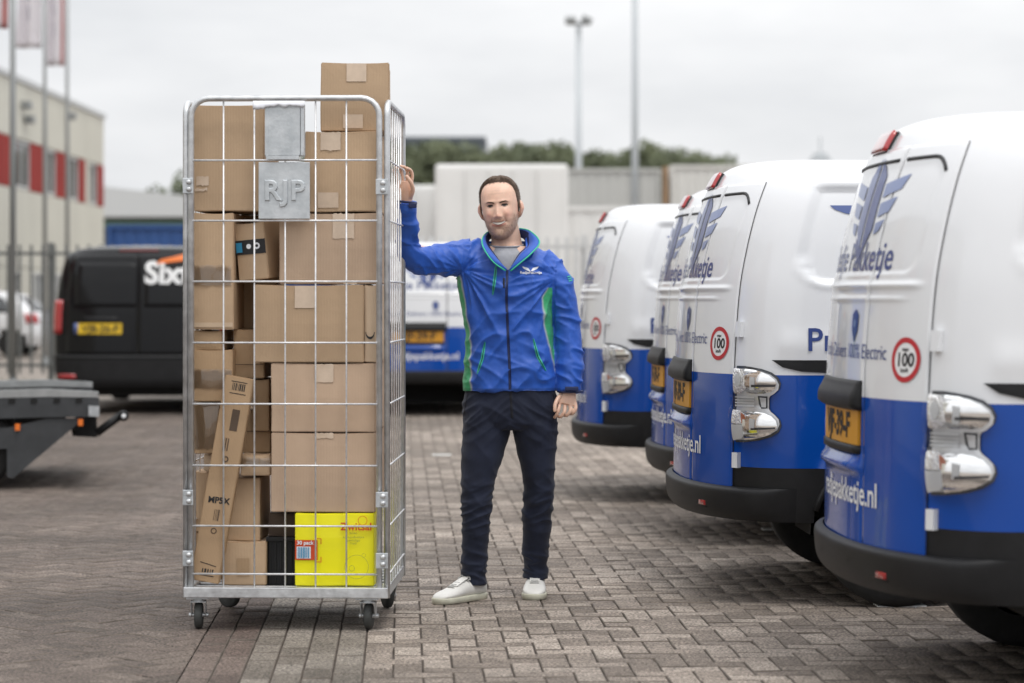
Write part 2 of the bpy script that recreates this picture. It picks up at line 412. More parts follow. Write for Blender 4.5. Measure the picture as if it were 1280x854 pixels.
# ------------------------------------------------------------------ far setting
Mb = {}
Mb['cream'] = mat('cream_cladding', (0.60, 0.58, 0.50), 0.6, var=0.06, vscale=0.6)
Mb['redpanel'] = mat('red_panel', (0.30, 0.022, 0.016), 0.6, var=0.08, vscale=1, spec=0.15)
Mb['pane'] = mat('window_pane', (0.05, 0.06, 0.065), 0.04, spec=0.9)
Mb['frame'] = mat('window_frame_white', (0.6, 0.6, 0.58), 0.5)
Mb['wall_core'] = mat('wall_core', (0.40, 0.39, 0.35), 0.8)
Mb['fence'] = mat('fence_grey', (0.17, 0.175, 0.17), 0.55, metal=0.3, var=0.15, vscale=4)
Mb['fence_l'] = mat('fence_light', (0.62, 0.62, 0.61), 0.5, metal=0.2, var=0.1, vscale=4)
Mb['cont_white'] = mat('container_white', (0.74, 0.735, 0.72), 0.5, var=0.06, vscale=0.5)
Mb['cont_grey'] = mat('container_grey', (0.47, 0.47, 0.45), 0.55, var=0.08, vscale=0.5)
Mb['cont_cream'] = mat('container_cream', (0.62, 0.61, 0.58), 0.55, var=0.06, vscale=0.5)
Mb['cont_blue'] = mat('container_blue', (0.025, 0.08, 0.25), 0.5, var=0.08, vscale=0.6)
Mb['rust'] = mat('rusty_post', (0.30, 0.19, 0.11), 0.8, var=0.2, vscale=2)
Mb['roofgrey'] = mat('roof_grey', (0.55, 0.56, 0.56), 0.6)
Mb['darkwall'] = mat('dark_wall', (0.10, 0.12, 0.14), 0.7, var=0.1, vscale=0.1)
Mb['greenwall'] = mat('green_strip', (0.22, 0.36, 0.28), 0.6)
Mb['mast'] = mat('mast_grey', (0.50, 0.53, 0.55), 0.5, metal=0.2)
Mb['pole'] = mat('pole_grey', (0.30, 0.31, 0.31), 0.45, metal=0.5)
Mb['flag'] = mat('flag_cloth', (0.66, 0.63, 0.66), 0.85, var=0.05, vscale=3)
Mb['flagred'] = mat('flag_print_red', (0.46, 0.20, 0.19), 0.85, var=0.1, vscale=3)
Mb['flaggrey'] = mat('flag_print_grey', (0.42, 0.40, 0.45), 0.85)
Mb['bark'] = mat('bark', (0.08, 0.065, 0.05), 0.9, var=0.3, vscale=4)

bd = empty('office_building', (-13.0, 61, 0)); tag(bd, 'cream clad two storey building with red panels between the upper windows', 'building')
FX = 0.0
MB().box((-12, -56, 0), (-0.12, 16, 7.0)).build('wall', Mb['wall_core'], bd)
MB().box((-12.1, -56.1, 7.0), (0.06, 16.1, 7.14)).build('roof', Mb['roofgrey'], bd)
ys = list(range(-56, -11, 3)) + [-11, -8, -5, -2, 1, 4, 7, 10, 13, 16]
pl = {}
def panel(y0, y1, z0, z1, m, nm='panel', d=0.12):
    MB().box((-d, y0 + 0.012, z0 + 0.012), (0, y1 - 0.012, z1 - 0.012)).build(nm, m, bd)
for a, b in zip(ys[:-1], ys[1:]):
    panel(a, b, 0, 2.1, Mb['cream']); panel(a, b, 2.1, 4.18, Mb['cream']); panel(a, b, 5.5, 7.0, Mb['cream'])
strip = [(-54.7 + 3.65*k + dy_, kk) for k in range(12) for dy_, kk in ((0, 'w'), (1.9, 'r'))] + [(-10.9, 'w'), (-9, 'r'), (-7, 'w'), (-5.2, 'r'), (-3.4, 'w'), (-1.5, 'r'), (0.5, 'r'), (2.4, 'w'), (4.3, 'r'), (6.2, 'w'), (8.0, 'r'), (9.7, 'w'), (11.6, 'r'), (12.7, 'c'), (13.4, 'w'), (14.9, 'r'), (16, '')]
def window(par, y0, y1, z0, z1, base=-0.1):
    f = MB()
    t = 0.07
    f.box((base, y0, z0), (base + 0.07, y0 + t, z1)).box((base, y1 - t, z0), (base + 0.07, y1, z1)).box((base, y0 + t, z0), (base + 0.07, y1 - t, z0 + t)).box((base, y0 + t, z1 - t), (base + 0.07, y1 - t, z1))
    f.box((base, (y0 + y1)/2 - 0.03, z0 + t), (base + 0.06, (y0 + y1)/2 + 0.03, z1 - t))
    o = f.build('window', Mb['frame'], par)
    MB().box((base - 0.01, y0 + t, z0 + t), (base + 0.02, y1 - t, z1 - t)).build('pane', Mb['pane'], o)
for (a, k), (b, _) in zip(strip[:-1], strip[1:]):
    if k == 'w': window(bd, a, b, 4.2, 5.48)
    elif k == 'r': panel(a, b, 4.18, 5.5, Mb['redpanel'], 'red_panel')
    else: panel(a, b, 4.18, 5.5, Mb['cream'])
for a in (1.2, 4.4, 7.6):
    window(bd, a, a + 1.3, 0.75, 2.0, 0.005)
for y_, z_ in ((3.0, 6.3), (3.4, 5.95), (9.5, 6.5)):       # small wall lamps
    MB().rbox((0, y_, z_), (0.25, y_ + 0.3, z_ + 0.22), 0.03).build('wall_lamp', Mb['pole'], bd)

wh = empty('warehouse', (-15.2, 100, 0)); tag(wh, 'low white roofed warehouse behind the black van', 'building')
MB().box((-2.0, 0, 0), (6.0, 20, 4.6)).build('wall', Mb['darkwall'], wh)
MB().add([(-2.1, -1.5, 4.6), (6.1, -1.5, 4.6), (6.1, 21, 4.6), (-2.1, 21, 4.6), (-2.1, -1.5, 5.9), (6.1, -1.5, 5.0), (6.1, 21, 5.0), (-2.1, 21, 5.9)],
         [(0,3,2,1),(4,5,6,7),(0,1,5,4),(1,2,6,5),(2,3,7,6),(3,0,4,7)]).build('roof', Mb['roofgrey'], wh)
MB().box((-2.05, -0.3, 4.2), (6.05, -0.02, 4.45)).build('green_fascia', Mb['greenwall'], wh)

def container(name, label, x0, x1, y0, dp, z0, z1, m, pitch=0.28, cat='container', group=None, rib=0.022):
    """corrugated steel box: every rib is real relief in its wall sheet"""
    o = empty(name, ((x0 + x1)/2, y0, z0)); tag(o, label, cat, group)
    hw, h = (x1 - x0)/2, z1 - z0
    f = MB(); f.box((-hw, 0.06, 0.15), (hw, dp, h - 0.02)); f.build('box_core', m, o)
    n = max(2, int((2*hw - 0.2)/pitch)); st = (2*hw - 0.2)/n
    xs = []
    for i in range(n):
        a = -hw + 0.1 + i*st
        xs += [(a, 0.055), (a + st*0.25, 0.055), (a + st*0.4, 0.055 - rib), (a + st*0.85, 0.055 - rib)]
    xs.append((hw - 0.1, 0.055))
    vs = [(x, y, 0.16) for x, y in xs] + [(x, y, h - 0.1) for x, y in xs]; k = len(xs)
    f = MB().add(vs, [(i, i+1, k+i+1, k+i) for i in range(k-1)]); f.build('corrugated_wall', m, o)
    MB().box((-hw - 0.002, -0.02, 0), (hw + 0.002, 0.05, 0.16)).build('rail', m, o); MB().box((-hw - 0.002, -0.02, h - 0.1), (hw + 0.002, 0.05, h)).build('rail', m, o)
    for s in (-1, 1):
        MB().box((s*hw - 0.1 if s > 0 else -hw, -0.03, 0.162), (hw if s > 0 else -hw + 0.1, 0.05, h - 0.102)).build('corner_post', m, o)
    return o

def trailer_box(name, label, x0, x1, y0, z0, z1, m):
    o = empty(name, ((x0 + x1)/2, y0, 0)); tag(o, label, 'trailer'); hw = (x1 - x0)/2
    MB().rbox((-hw, 0, z0), (hw, 9, z1), 0.09).build('cargo_box', m, o)
    MB().box((-hw + 0.15, -0.02, z0 + 0.1), (-0.02, -0.003, z1 - 0.12)).build('rear_door', m, o)
    MB().box((0.02, -0.02, z0 + 0.1), (hw - 0.15, -0.003, z1 - 0.12)).build('rear_door', m, o)
    for x in (-0.45, -0.15, 0.15, 0.45):
        MB().tube([(x*hw*1.2, -0.05, z0 + 0.1), (x*hw*1.2, -0.05, z1 - 0.12)], 0.022, 6).build('locking_bar', Mb['cont_white'], o)
    MB().box((-hw + 0.05, 0.1, z0 - 0.25), (hw - 0.05, 8.9, z0 - 0.01)).build('chassis', M['under'], o)
    for s in (-1, 1):
        for yy in (1.2, 2.5):
            Mx = Matrix.Translation((s*(hw - 0.22), yy, 0.5))
            MB().lathe([(0.02, -0.15), (0.42, -0.15), (0.5, -0.1), (0.5, 0.1), (0.42, 0.15), (0.02, 0.15)], 'X', 20, Mx).build('wheel', M['tyre'], o, True)
    return o
trailer_box('semi_trailer', 'tall white box trailer standing right behind the man\'s head', -1.75, 1.28, 55, 1.15, 4.35, Mb['cont_white'])
trailer_box('semi_trailer', 'lower white box trailer beside the cart\'s upper right corner', -4.2, -1.9, 61, 1.1, 4.15, Mb['cont_white'])
container('shipping_container', 'grey corrugated container stacked right of the white box trailer', 0.82, 4.32, 70, 2.4, 2.6, 5.05, Mb['cont_grey'])
container('shipping_container', 'grey corrugated container underneath the upper grey one', 0.82, 4.32, 70, 2.4, 0, 2.59, Mb['cont_grey'])
pp = MB().box((4.37, 69.9, 0), (4.52, 70.1, 5.1)).build('rusty_post', Mb['rust']); tag(pp, 'rusty brown post between grey and cream containers', 'post')
container('shipping_container', 'long pale cream container block above the parked vans', 4.6, 11.5, 70, 2.4, 2.6, 5.15, Mb['cont_cream'])
container('shipping_container', 'pale cream container under the long cream block', 4.6, 11.5, 70, 2.4, 0, 2.59, Mb['cont_cream'])
container('shipping_container', 'low white container between the fence and the grey stack', 0.1, 6.2, 58, 2.4, 0, 3.5, Mb['cont_white'], pitch=0.5)
container('shipping_container', 'blue container roof showing above the black van', -10.05, -4.5, 60, 2.4, 0.4, 3.12, Mb['cont_blue'])
fd = empty('dark_building', (-9, 260, 0)); tag(fd, 'dark grey far building above the treetops behind the cart', 'building')
MB().box((-6, 0, 0), (6, 15, 18.2)).build('wall', Mb['darkwall'], fd)
MB().box((-6.2, -0.2, 18.2), (6.2, 15.2, 18.6)).build('roof', Mb['darkwall'], fd)

def mast(name, label, x, y, h, r, head=True):
    o = empty(name, (x, y, 0)); tag(o, label, 'mast')
    MB().tube([(0, 0, 0), (0, 0, h)], [r*1.25, r*0.8], 12).build('pole', Mb['mast'], o, True)
    MB().lathe([(r*2, 0), (r*2, 0.1), (r*1.4, 0.3)], 'Z', 12).build('base', Mb['mast'], o)
    hd = MB().box((-0.38, -0.05, h - 0.05), (0.38, 0.05, h + 0.05)).build('crossbar', Mb['pole'], o)
    for s in (-0.3, 0.3):
        Mx = Matrix.Translation((s, -0.12, h + 0.12)) @ Matrix.Rotation(R(25), 4, 'Y' if s > 0 else 'X')
        MB().rbox((-0.2, -0.2, -0.12), (0.2, 0.15, 0.12), 0.03, Mx).build('floodlight', Mb['pole'], o)
    return o
mast('light_mast', 'slim light mast with floodlights on top behind the trees', 2.48, 90, 11.5, 0.12)
mast('light_mast', 'thicker pale light mast whose top leaves the picture', 3.56, 70, 13.5, 0.095)
ft_ = empty('far_tower', (25.5, 200, 0)); tag(ft_, 'faint grey tower on the skyline above the vans', 'tower')
MB().box((-0.55, -0.55, 0), (0.55, 0.55, 13.2)).build('shaft', Mb['mast'], ft_); MB().rbox((-0.8, -0.8, 12.2), (0.8, 0.8, 12.9), 0.1).build('head', Mb['mast'], ft_); MB().tube([(0, 0, 13.2), (0, 0, 14.6)], 0.08, 6).build('aerial', Mb['mast'], ft_)

# fences: posts, rails and every bar on its own
def fence(label, x0, x1, y, h, m, sp, bw, skirt=0.25):
    o = empty('bar_fence', (x0, y, 0)); tag(o, label, 'fence')
    n = int((x1 - x0)/sp)
    bar = bpy.data.meshes.new('bar'); t = MB().box((-bw/2, -0.012, skirt), (bw/2, 0.012, h))
    bar.from_pydata(t.v, [], t.f); bar.materials.append(m)
    for i in range(n + 1):
        b = bpy.data.objects.new('bar', bar); C.objects.link(b); b.parent = o; b.location = (i*sp, 0, 0)
    for z in (skirt + 0.12, h - 0.12):
        MB().box((-0.05, 0.014, z - 0.022), (x1 - x0 + 0.05, 0.045, z + 0.022)).build('rail', m, o)
    k = int((x1 - x0)/2.5)
    for i in range(k + 1):
        MB().box((i*2.5 - 0.04, 0.046, 0), (i*2.5 + 0.04, 0.12, h + 0.03)).build('post', m, o)
    return o
fence('grey vertical bar fence behind the trailer and the black van', -8.9, -3.9, 33.5, 2.04, Mb['fence'], 0.16, 0.035)
fence('pale vertical bar fence behind the man and the white vans', -1.6, 3.2, 30.0, 2.06, Mb['fence_l'], 0.12, 0.05)
# rough grass at the foot of the left fence
vs, fs = [], []
for i in range(1800):
    x, y = random.uniform(-9, -5.2), 33.2 + random.gauss(0, 0.16); h = random.uniform(0.05, 0.22); a = random.uniform(0, 6.28)
    k = len(vs); d = 0.012
    vs += [(x - d*math.cos(a), y - d*math.sin(a), -0.01), (x + d*math.cos(a), y + d*math.sin(a), -0.01), (x + random.gauss(0, 0.05), y + random.gauss(0, 0.05), h)]; fs.append((k, k+1, k+2))
tag(mesh_obj('grass', vs, fs, mat('grass_green', (0.10, 0.12, 0.035), 0.8, var=0.3, vscale=2)), 'rough grass growing along the foot of the grey fence', 'grass', kind='stuff')

# treeline: one far mass of leaves
Mb['leaf'] = mat('treeline_leaf', (0.075, 0.092, 0.05), 0.8, col2=(0.16, 0.18, 0.10), vscale=0.35)
def leaf_cloud(centers, n, size):
    V, Fc = [], []
    for (cx, cy, cz_, rx, ry, rz) in centers:
        for _ in range(n):
            d = Vector((random.gauss(0, 1), random.gauss(0, 1), random.gauss(0, 1))).normalized()*random.random()**0.4
            p = Vector((cx + d.x*rx, cy + d.y*ry, cz_ + d.z*rz)); a = Vector((random.gauss(0,1), random.gauss(0,1), random.gauss(0,1))).normalized(); b = a.orthogonal().normalized()
            s = size*random.uniform(0.5, 1.3); k = len(V)
            V += [p - a*s, p + b*s*0.6, p + a*s, p - b*s*0.6]; Fc.append((k, k+1, k+2, k+3))
    return V, Fc
cs = []; x = -13.0
while x < 15.5:
    top = 11.1 + 0.22*math.sin(x*0.9) + 0.25*math.sin(x*2.3 + 1) + (0.35 if x < 4 else 0.05)
    if x > 13: top -= (x - 13)*0.8
    r_ = random.uniform(1.0, 1.7)
    cs.append((x, 160 + random.uniform(-4, 4), top - r_, r_, 2.0, r_)); cs.append((x + 0.5, 160 + random.uniform(-3, 3), top - r_*2.4, r_*1.3, 2, r_*1.4)); cs.append((x, 161, top - 5.6, 1.8, 2, 2.6))
    cs.append((x + 0.4, 162 + random.uniform(-2, 2), top - 1.25, 0.9, 1.5, 0.95))
    x += random.uniform(0.5, 0.75)
V_, F_ = leaf_cloud(cs, 330, 0.21)
tl = mesh_obj('treeline', V_, F_, Mb['leaf']); tag(tl, 'far dark green line of trees behind the containers', 'trees', kind='stuff')
V_, F_ = leaf_cloud([(-21.6 + i*0.9, 150 + random.uniform(-2, 2), 7.2 + random.uniform(-0.9, 0.8), 1.3, 1.5, 1.5) for i in range(6)], 300, 0.22)
tr = empty('tree', (-19.5, 150, 0)); tag(tr, 'small blurred tree behind the warehouse left of the cart', 'tree')
o = mesh_obj('crown', V_, F_, Mb['leaf'], tr); o.location = (19.5, -150, 0)
MB().tube([(0, 0, 0), (0.1, 0, 3.5), (0, 0, 6.5)], [0.25, 0.2, 0.08], 8).build('trunk', Mb['bark'], tr, True)

# flagpoles with banners
def flagpole(label, flabel, x, D, h, r, z0, fw, red):
    X = (x - 640)*D/F
    o = empty('flagpole', (X, D, 0)); tag(o, label, 'flagpole', 'flagpoles by the fence')
    MB().tube([(0, 0, 0), (0, 0, h)], [r, r*0.7], 10).build('pole', Mb['pole'], o, True)
    MB().lathe([(r*2.2, 0), (r*2.2, 0.05), (r*1.3, 0.2)], 'Z', 10).build('base', Mb['pole'], o)
    MB().lathe([(0.01, h), (r*1.2, h + 0.03), (r*1.2, h + 0.09), (0.01, h + 0.12)], 'Z', 10).build('finial', Mb['pole'], o, True)
    vs, fs, fm = [], [], []; nu, nv = 16, 22; zt = h - 0.15
    for j in range(nv + 1):
        for i in range(nu + 1):
            u = i/nu; v = j/nv
            vs.append((-r - 0.02 - u*fw*(0.92 + 0.08*math.sin(v*7)), 0.10*math.sin(u*9 + v*1.5)*(0.3 + u*0.7), zt + (z0 - zt)*v - 0.12*u*(1 - v)))
    for j in range(nv):
        for i in range(nu):
            k = j*(nu+1) + i; fs.append((k, k+1, k+nu+2, k+nu+1))
            v = j/nv; u = i/nu
            fm.append(1 if (u < 0.16 and red) or (v < 0.45 and u > 0.6 and red == 2) else (2 if 0.45 < u < 0.62 and 0.2 < v < 0.85 and j % 3 else 0))
    f = mesh_obj('flag', vs, fs, [Mb['flag'], Mb['flagred'], Mb['flaggrey']], None, True, fm)
    f.location = (X, D, 0)
    md = f.modifiers.new('thickness', 'SOLIDIFY'); md.thickness = 0.006
    tag(f, flabel, 'flag', 'hanging banner flags')
flagpole('nearest and thickest flagpole crossing the fence at far left', 'banner with red patch cut by the left picture edge', 16, 33.0, 7.5, 0.05, 4.98, 0.5, 2)
flagpole('middle flagpole of the three at the building', 'white banner on the middle flagpole', 56, 45.0, 9.0, 0.045, 5.95, 0.5, 0)
flagpole('flagpole nearest the corner of the cream building', 'white banner with red edge on the right flagpole', 84, 50.0, 9.6, 0.045, 6.1, 0.42, 1)
# ------------------------------------------------------------------ vehicles
class Shape:
    """plan outline per height: rounded rear (exponent p, depth a), straight sides, rounded front"""
    def __init__(s, w, xr, xf, a=0.45, p=2.2, af=0.55, pf=2.3, XB=2.2):
        s.w, s.xr, s.xf = pchip(*zip(*w)), pchip(*zip(*xr)), pchip(*zip(*xf)); s.a, s.p, s.af, s.pf, s.XB = a, p, af, pf, XB
        s.wmax = max(k[1] for k in w)
    def P(s, t, z):
        t = np.asarray(t, float); z = np.asarray(z, float); t, z = np.broadcast_arrays(t, z)
        w, xr = s.w(z), s.xr(z); a = s.a*np.minimum(1, w/(0.85*s.wmax))
        th = np.clip(np.abs(t), 0, 1)*math.pi/2; sg = np.sign(t)
        x = xr + a*(1 - np.cos(th).clip(0)**(2/s.p)); y = sg*w*np.sin(th)**(2/s.p)
        e = np.clip(np.abs(t) - 1, 0, None)
        x = np.where(e > 0, xr + a + e*(s.XB - xr - a), x)
        return np.stack([x, y, z], -1)
    def PF(s, t, z):
        t = np.asarray(t, float); z = np.asarray(z, float); t, z = np.broadcast_arrays(t, z)
        w, xf = s.w(z), s.xf(z); a = s.af*np.minimum(1, w/(0.85*s.wmax))
        th = np.clip(np.abs(t), 0, 1)*math.pi/2; sg = np.sign(t)
        x = xf - a*(1 - np.cos(th).clip(0)**(2/s.pf)); y = sg*w*np.sin(th)**(2/s.pf)
        e = np.clip(np.abs(t) - 1, 0, None)
        x = np.where(e > 0, xf - a - e*(xf - a - s.XB), x)
        return np.stack([x, y, z], -1)
    def pt(s, t, z, off, fn=None):
        fn = fn or s.P; h = 1e-3
        p = fn(t, z); dt = fn(np.asarray(t) + h, z) - fn(np.asarray(t) - h, z); dz = fn(t, np.asarray(z) + h) - fn(t, np.asarray(z) - h)
        n = np.cross(dt, dz); n /= np.linalg.norm(n, axis=-1, keepdims=True) + 1e-12
        c = np.array([2.2, 0, 0.9]); sgn = np.sign(((p - c)*n).sum(-1, keepdims=True)); n = n*np.where(sgn == 0, 1, sgn)
        return p + n*np.asarray(off)[..., None]
    def t_y(s, y, z): return np.sign(y)*np.arcsin(np.clip(np.abs(y)/s.w(z), 0, 1)**(s.p/2))/(math.pi/2)
    def t_x(s, x, z, side=-1):
        xr = s.xr(z); u = np.clip((np.asarray(x, float) - xr)/s.a, 0, 1)
        t = np.arccos(np.clip(1 - u, 0, 1)**(s.p/2))/(math.pi/2)
        return side*np.where(x > xr + s.a, 1 + (x - xr - s.a)/(s.XB - xr - s.a), t)

def grid(sh, ts, zs, off, name, m, par, fn=None, rim=None, fmat=None, drop=None, smooth=True):
    ts = np.asarray(ts, float); zs = np.asarray(zs, float)
    if ts.ndim == 1: T, Z = np.meshgrid(ts, zs)
    else: T, Z = ts, np.broadcast_to(zs[:, None], ts.shape)
    O = off(T, Z) if callable(off) else np.full(T.shape, float(off))
    if rim is not None:
        T = np.pad(T, 1, 'edge'); Z = np.pad(Z, 1, 'edge'); O = np.pad(O, 1, constant_values=rim)
    V = sh.pt(T, Z, O, fn); ny, nx = T.shape
    fs, fm = [], []
    for j in range(ny - 1):
        for i in range(nx - 1):
            c = (V[j, i] + V[j+1, i+1])/2
            if drop is not None and drop(c): continue
            fs.append((j*nx + i, j*nx + i + 1, (j+1)*nx + i + 1, (j+1)*nx + i))
            fm.append(fmat(c) if fmat else 0)
    o = mesh_obj(name, V.reshape(-1, 3), fs, m, par, smooth, fm if isinstance(m, (list, tuple)) else None)
    return o

def on_rear(sh, geo, y0, z0, off, name, m, par):
    """flat lettering or marks laid on the rear, seen from behind"""
    v, f = geo; a = np.array([(p.x, p.y, p.z) for p in v])
    y, z = y0 - a[:, 0], z0 + a[:, 1]
    o_ = off(y, z) if callable(off) else np.full(len(y), off)
    return mesh_obj(name, sh.pt(sh.t_y(y, z), z, o_ + a[:, 2]), f, m, par)
def on_side(sh, geo, x0, z0, off, name, m, par):
    v, f = geo; a = np.array([(p.x, p.y, p.z) for p in v])
    x, z = x0 + a[:, 0], z0 + a[:, 1]
    o_ = off(x, z) if callable(off) else np.full(len(x), off)
    return mesh_obj(name, sh.pt(sh.t_x(x, z), z, o_ + a[:, 2]), f, m, par)

def words(geo, gap=.02):
    v, f = geo; iv = sorted((min(v[i].x for i in q), max(v[i].x for i in q)) for q in f); cuts = []; hi = iv[0][1]
    for a, b in iv[1:]:
        if a > hi + gap: cuts.append((hi + a)/2)
        hi = max(hi, b)
    o_ = []
    for a, b in zip([-9] + cuts, cuts + [9]):
        ff = [q for q in f if a < v[q[0]].x <= b]; ids = sorted({i for q in ff for i in q}); mp_ = {i: k for k, i in enumerate(ids)}
        o_.append(([v[i] for i in ids], [tuple(mp_[i] for i in q) for q in ff]))
    return o_
def disc(r, n=28, cx=0, cy=0): return [(cx + r*math.cos(2*math.pi*i/n), cy + r*math.sin(2*math.pi*i/n)) for i in range(n)]
def ringgeo(r0, r1, n=36):
    v = [Vector((r*math.cos(2*math.pi*i/n), r*math.sin(2*math.pi*i/n), 0)) for r in (r0, r1) for i in range(n)]
    return v, [(i, (i+1) % n, n + (i+1) % n, n + i) for i in range(n)]

def wheels(par, xs, track, r, wd, rim=0.62, z0=0.0):
    for x in xs:
        for s in (-1, 1):
            Mx = Matrix.Translation((x, s*track, r + z0)) @ Matrix.Scale(s, 4, (0, 1, 0))
            ty = MB().lathe([(rim*r, -wd/2), (0.9*r, -wd/2), (r, -wd*0.36), (r, wd*0.36), (0.9*r, wd/2), (rim*r, wd/2)], 'Y', 32, Mx)
            wo = ty.build('wheel', M['tyre'], par, True)
            rm = MB().lathe([(0.03, wd*0.30), (0.2*r, wd*0.34), (0.25*r, wd*0.22), (0.5*r, wd*0.24), (0.56*r, wd*0.4), (rim*r, wd*0.42), (rim*r, wd*0.2)], 'Y', 24, Mx)
            rm.build('rim', M['rim'], wo, True)

def front_parts(sh, root, zb, zt, hl):
    grid(sh, np.linspace(-0.9, 0.9, 15), np.linspace(zb, zt, 8), 0.005, 'windscreen', M['glass'], root, sh.PF, rim=0.0)
    for s in (-1, 1):
        a, b = sorted((s*1.12, s*1.62))
        grid(sh, np.linspace(a, b, 8), np.linspace(zb, zt - 0.08, 6), 0.004, 'side_window', M['glass'], root, sh.PF, rim=0.0)
        a, b = sorted((s*0.62, s*1.0))
        grid(sh, np.linspace(a, b, 8), np.linspace(hl[0], hl[1], 6), 0.012, 'headlight', M['chrome'], root, sh.PF, rim=0.0)
        MB().rbox((sh.XB + 0.95, s*(sh.wmax + 0.13) - 0.09, zb - 0.02), (sh.XB + 1.05, s*(sh.wmax + 0.13) + 0.09, zb + 0.2), 0.03).build('mirror', M['plastic'], root)

NV = Shape(
    w=[(0.40, .815), (.50, .834), (.65, .844), (.80, .847), (1.01, .846), (1.3, .838), (1.5, .822), (1.62, .806), (1.70, .788), (1.76, .762), (1.80, .728), (1.83, .672), (1.85, .588), (1.865, .43), (1.875, .22), (1.878, .02)],
    xr=[(0.40, .07), (.6, .075), (1.0, .080), (1.2, .090), (1.35, .104), (1.5, .132), (1.65, .172), (1.74, .206), (1.79, .230), (1.82, .250), (1.84, .275), (1.86, .32), (1.872, .41), (1.878, .60)],
    xf=[(0.40, 4.4), (.6, 4.5), (.8, 4.5), (.95, 4.42), (1.02, 4.25), (1.08, 3.95), (1.14, 3.6), (1.4, 3.25), (1.7, 2.9), (1.8, 2.75), (1.878, 2.6)], a=.40, p=2.25)
ZB = 1.01                                     # white / blue line
SEAM = -0.335                                 # where the two rear doors meet
WX = 0.84; VK = 1.09; VZ = CAM_H*(1 - VK); GZ = -VZ/VK; AR = 0.335; AC = GZ + 0.285     # the van is drawn in units of VK metres; GZ is the ground in those units
def recess(x, z, x0=.46, x1=1.95, z0=1.365, z1=1.745, r=.10):
    dx = np.maximum(np.maximum(x0 + r - x, x - x1 + r), 0); dz = np.maximum(np.maximum(z0 + r - z, z - z1 + r), 0)
    return r - np.hypot(dx, dz)
def upper_off(T, Z):
    p = NV.P(T, Z); d = recess(p[..., 0], Z)
    o = np.where(np.abs(T) > 0.9, -0.020*sstep(0.0, 0.016, d) + 0.005*np.exp(-((d + 0.012)/0.012)**2), 0)
    return o + np.where(np.abs(T) > 0.85, 0.006*np.exp(-((Z - 1.13)/0.05)**2), 0)
def arch_off(T, Z):
    p = NV.P(T, Z); d = np.hypot(p[..., 0] - WX, Z - AC)
    return np.where(np.abs(T) > 0.9, 0.016*np.exp(-((d - AR - .035)/0.03)**2), 0)
def arch_drop(c): return abs(c[1]) > 0.7 and (math.hypot(c[0] - WX, c[2] - AC) < AR)
def door_off(y, z):
    o = 0.007 + 0.007*np.exp(-((z - 1.345)/0.010)**2)*sstep(0.66, 0.58, np.abs(y)) + 0.004*np.exp(-((z - 1.305)/0.008)**2)*sstep(0.62, 0.5, np.abs(y))
    d = recess(np.abs(y), z, -1, 0.60, 1.375, 1.715, 0.07); o = o - 0.0035*sstep(0.0, 0.016, d)
    k = sstep(-0.32, -0.28, y)*sstep(0.27, 0.22, y)
    o = o + k*(0.020*sstep(0.775, 0.787, z)*sstep(0.835, 0.795, z)) - k*0.012*sstep(0.835, 0.845, z)*sstep(0.985, 0.975, z)
    return o

